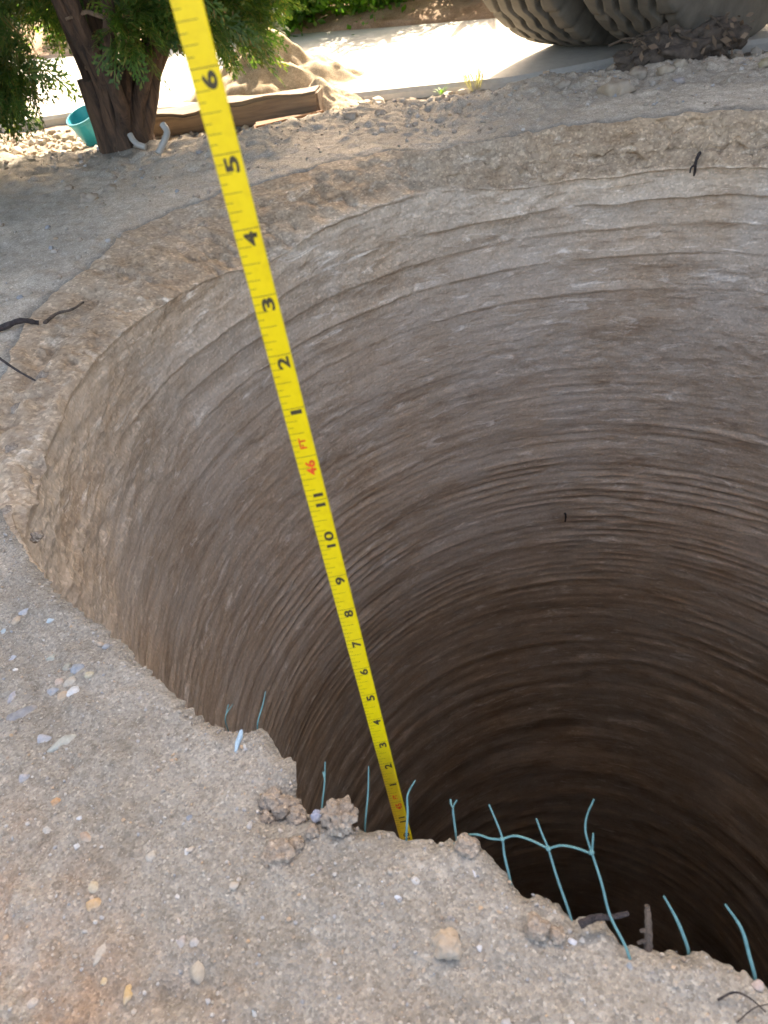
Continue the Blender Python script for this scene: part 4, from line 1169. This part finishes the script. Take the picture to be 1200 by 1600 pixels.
scatter('verge_gravel', x, y, .005 + .014 * rng.random(len(x)) ** 2, M_SUNG, 'sunlit gravel between the crest and the drive', 1, .3)
n_ = 1500; a = np.radians(rng.uniform(-5, 186, n_)); rr_ = rim(a) + .01 + .45 * rng.random(n_); x, y = C0[0] + rr_ * np.cos(a), C0[1] + rr_ * np.sin(a)
scatter('far_crumbs', x, y, .0012 + .005 * rng.random(n_) ** 5, M_GRAVEL, 'soil crumbs on the shaded far side of the hole', 1, .3)

# ------------------------------------------------------------------ timber, sand, pot, pipe pieces, debris behind the crest
def wood(name, a, d):
    m, nt, b = nmat(name); vv = co(nt, (3, 45, 45))
    n_ = noise(nt, vv, 1.3, 6, .65, .4)
    nt.links.new(ramp(nt, n_, [(.32, d), (.65, a)]), b.inputs['Base Color']); b.inputs['Roughness'].default_value = .8
    bump(nt, b, [(n_, .5, .003)]); return m


def plank(name, pA, pB, zb, wy, hz, mat, label, cat):
    a, b_ = un(*pA, zb), un(*pB, zb); d_ = b_ - a; L = np.linalg.norm(d_[:2]); an = math.atan2(d_[1], d_[0])
    t = empty(name, ((a[0] + b_[0]) / 2, (a[1] + b_[1]) / 2, zb), label, cat, rz=an)
    mb = MB(); mb.box((0, wy / 2, hz / 2), (L, wy, hz), bev=.006)
    me = mb.mesh('body', mat); bm = bmesh.new(); bm.from_mesh(me); bmesh.ops.subdivide_edges(bm, edges=[e_ for e_ in bm.edges if e_.calc_length() > .2], cuts=14, use_grid_fill=True); bm.to_mesh(me); bm.free()
    for q_ in me.vertices:
        w_ = .009 * float(fbm(q_.co.x * 9, q_.co.y * 25, q_.co.z * 25, 2, 9)); q_.co.z += w_; q_.co.y += w_
    obj('body', me, t); return t


plank('timber_beam', (222, 222), (502, 184), -.05, .09, .064, wood('old_timber', (.20, .128, .07), (.075, .048, .028)), 'rough brown timber beam lying on the ground right of the conifer', 'beam')
plank('wooden_board', (400, 210), (512, 188), -.05, .03, .026, wood('orange_timber', (.33, .16, .07), (.18, .09, .04)), 'thin orange brown board lying in front of the timber beam', 'board')


def mound(name, px, py, zb, sx, sy, h, mat, label, seed, an=0.0):
    c_ = un(px, py, zb); n_ = 70; g = np.linspace(-1, 1, n_); X, Y = np.meshgrid(g, g)
    r = np.hypot(X, Y); Z = h * np.clip(1 - r, -.1, 1) ** .85 * 1.0 if False else h * (np.exp(-2.6 * r * r) - .075)
    Z = Z + (h * .22 * fbm(X * 3, Y * 3, .2, 4, seed, .6)) * np.exp(-1.2 * r * r) - .01 * sst(.8, 1, r)
    ca, sa = math.cos(an), math.sin(an); Xw, Yw = X * sx, Y * sy
    V = np.stack([Xw * ca - Yw * sa, Xw * sa + Yw * ca, Z], -1).reshape(-1, 3)
    i = np.arange(n_ - 1)[:, None]; j = np.arange(n_ - 1)[None, :]
    q = np.stack([i * n_ + j, i * n_ + j + 1, (i + 1) * n_ + j + 1, (i + 1) * n_ + j], -1).reshape(-1, 4)
    me = mesh_np(name, V, q, mat=mat); attr(me, 'warm', np.full(len(V), .3)); o = obj(name, me, None, None, label, 'sand pile'); o.location = (c_[0], c_[1], zb); return o


M_SAND = mat_soil('pale_sand', (.55, .45, .33), (.43, .33, .22), (.42, .28, .16))
mound('sand_pile', 425, 150, -.05, .36, .26, .17, M_SAND, 'sunlit heap of pale sand behind the timber beam', 5, -.3)
mound('sand_heap', 505, 168, -.05, .14, .12, .07, M_SAND, 'small spill of sand over the right end of the timber beam', 8)

# teal pot
M_TEAL = mat_plain('teal_plastic', (.02, .33, .40), .35, .12, 30, 0)
p = un(152, 222, -.045)
pot = empty('teal_pot', tuple(p + np.array([0, .02, .0])), 'small teal plastic pot tipped over on the sunlit ground left of the conifer', 'pot')
pot.scale = (.86, .86, .86)
pot.rotation_euler = (math.radians(14), math.radians(-14), math.radians(10))
mb = MB(); mb.lathe([(.0005, .004), (.042, .004), (.045, .01), (.054, .085), (.058, .087), (.058, .097), (.053, .097), (.050, .085), (.041, .014), (.0005, .012)], 40)
obj('pot_body', mb.mesh('pot_body', M_TEAL), pot)
mb = MB(); mb.lathe([(.0005, .055), (.02, .058), (.044, .052)], 24); obj('soil_fill', mb.mesh('soil_fill', M_SAND), pot)
a0 = math.radians(-75); sun_v = []  # white band painted on as sunlit glare on the pot's side
for k in range(9):
    a = a0 + k * math.radians(62) / 8
    for z in (.02, .065):
        r_ = .045 + (z - .01) / .075 * .009 + .0012; sun_v.append((r_ * math.cos(a), r_ * math.sin(a), z))
obj('sun_patch', mesh_np('sun_patch', sun_v, np.array([(2 * k, 2 * k + 2, 2 * k + 3, 2 * k + 1) for k in range(8)]), mat=mat_plain('sun_patch_white', (.75, .75, .72), .7, .08, 40, 0)), pot)

# two curved white pipe pieces beside the trunk
M_PVC = mat_plain('white_pipe', (.36, .345, .31), .45, .08, 30, 0)


def pipe(pxs, w, z0, label):
    base = on_ground(*pxs[0]); k0 = cdepth(base) - .02
    P = smooth_path([dep(x, y, k0) for x, y in pxs]); r = w / 2 / FPX * k0; B = P[0]
    t = empty('pipe_piece', tuple(B), label, 'pipe'); mb = MB(); mb.tube([q_ - B for q_ in P], r, 12, cap=True); obj('tube', mb.mesh('tube', M_PVC), t)


pipe([(247, 240), (256, 222), (261, 206), (254, 194)], 10, 0, 'taller curved piece of white pipe right of the conifer trunk')
pipe([(228, 230), (216, 226), (208, 219), (203, 210)], 9, 0, 'short curved piece of white pipe touching the conifer trunk base')
clod(157, 234, 10, 'small white stone at the foot of the conifer', mat=mat_stone('white_chip', (.62, .62, .66)), seed=95, name='stone', cat='stone', lift=.4, sub=3)

# dark heap of mud, twigs and dead leaves under the right tyre
q_ = un(1060, 92, -.0)
heap = empty('debris_heap', (q_[0], q_[1] + .03, float(gz(q_[0], q_[1] + .03))), 'dark heap of mud, twigs and dead leaves against the right tyre', 'debris')
heap.scale = (.82, .82, 1.0)
M_MUD = mat_plain('dark_mud', (.085, .062, .045), .9, .45, 40, .6, .006)
for k, (x, y, z, r) in enumerate(((-.09, 0, .04, .06), (0, .0, .045, .075), (.09, .02, .05, .07), (.02, .05, .10, .06), (.12, .06, .10, .055), (-.05, .04, .08, .045), (.17, .04, .06, .05), (-.13, -.005, .015, .035))):
    v_, f_ = lump_v(np.array([r * 1.2, r, r * .75]), .4, 4, 2.5, 400 + k); v_ = v_ * [1, 1, .7]; me = mesh_np('mud_lump', v_ + [x, y, z * .55], tris=f_, mat=M_MUD); obj('mud_lump', me, heap)
M_DRY = mat_bark('dry_twig', (.16, .115, .075), (.06, .04, .028))
for k in range(46):
    a = random.uniform(0, 6.28); e = random.uniform(-.3, .6); L = random.uniform(.04, .13)
    c_ = Vector((random.uniform(-.15, .19), random.uniform(-.035, .05), random.uniform(.0, .075)))
    d_ = Vector((math.cos(a) * math.cos(e), math.sin(a) * math.cos(e), math.sin(e)))
    mb = MB(); mb.tube([c_ - d_ * L / 2, c_ + Vector((0, 0, random.uniform(-.01, .01))), c_ + d_ * L / 2], [.003, .0026, .0014], 5); obj('twig', mb.mesh('twig', M_DRY), heap)
V = []
for k in range(110):
    c_ = np.array([random.uniform(-.15, .2), random.uniform(-.09, .02), random.uniform(.0, .085)]); d_ = rng.normal(size=3); d_ /= np.linalg.norm(d_); u = np.cross(d_, rng.normal(size=3)); u /= np.linalg.norm(u); L = random.uniform(.015, .035)
    V += [c_, c_ + d_ * L * .5 + u * L * .25, c_ + d_ * L, c_ + d_ * L * .5 - u * L * .25]
o = obj('dead_leaves', mesh_np('dead_leaves', np.array(V), np.arange(len(V)).reshape(-1, 4), mat=mat_random('dead_leaf', [(0, (.10, .065, .04)), (.6, (.17, .11, .07)), (1, (.26, .18, .12))]), smooth=False), heap); o['kind'] = 'stuff'

# weeds
M_WEED = mat_leaf('weed_green', [(0, (.08, .2, .03)), (1, (.18, .32, .07))], .4)
M_STRAW = mat_leaf('straw', [(0, (.25, .22, .12)), (1, (.4, .35, .22))], .3)


def tuft(px, py, z, n_, h, spread, mat, label, wid=.003):
    c_ = un(px, py, z); t = empty('weed', tuple(c_), label, 'weed'); V = []
    for k in range(n_):
        a = random.uniform(0, 6.28); b0 = np.array([random.uniform(-1, 1) * spread * .3, random.uniform(-1, 1) * spread * .3, 0]); tip = b0 + np.array([math.cos(a) * spread, math.sin(a) * spread, h * random.uniform(.6, 1)])
        u = np.array([-math.sin(a), math.cos(a), 0]) * wid; mid = (b0 + tip) / 2 + [0, 0, h * .2]
        V += [b0, mid - u, tip, mid + u]
    o = obj('blades', mesh_np('blades', np.array(V), np.arange(len(V)).reshape(-1, 4), mat=mat, smooth=False), t); o['kind'] = 'stuff'


tuft(436, 92, .04, 60, .05, .035, M_WEED, 'small green weed on top of the sand heap', .006)
tuft(742, 142, -.05, 30, .065, .05, M_STRAW, 'dry straw tuft against the edge of the drive', .002)
tuft(690, 152, -.05, 12, .03, .02, M_WEED, 'tiny green sprout in the gravel before the drive', .003)
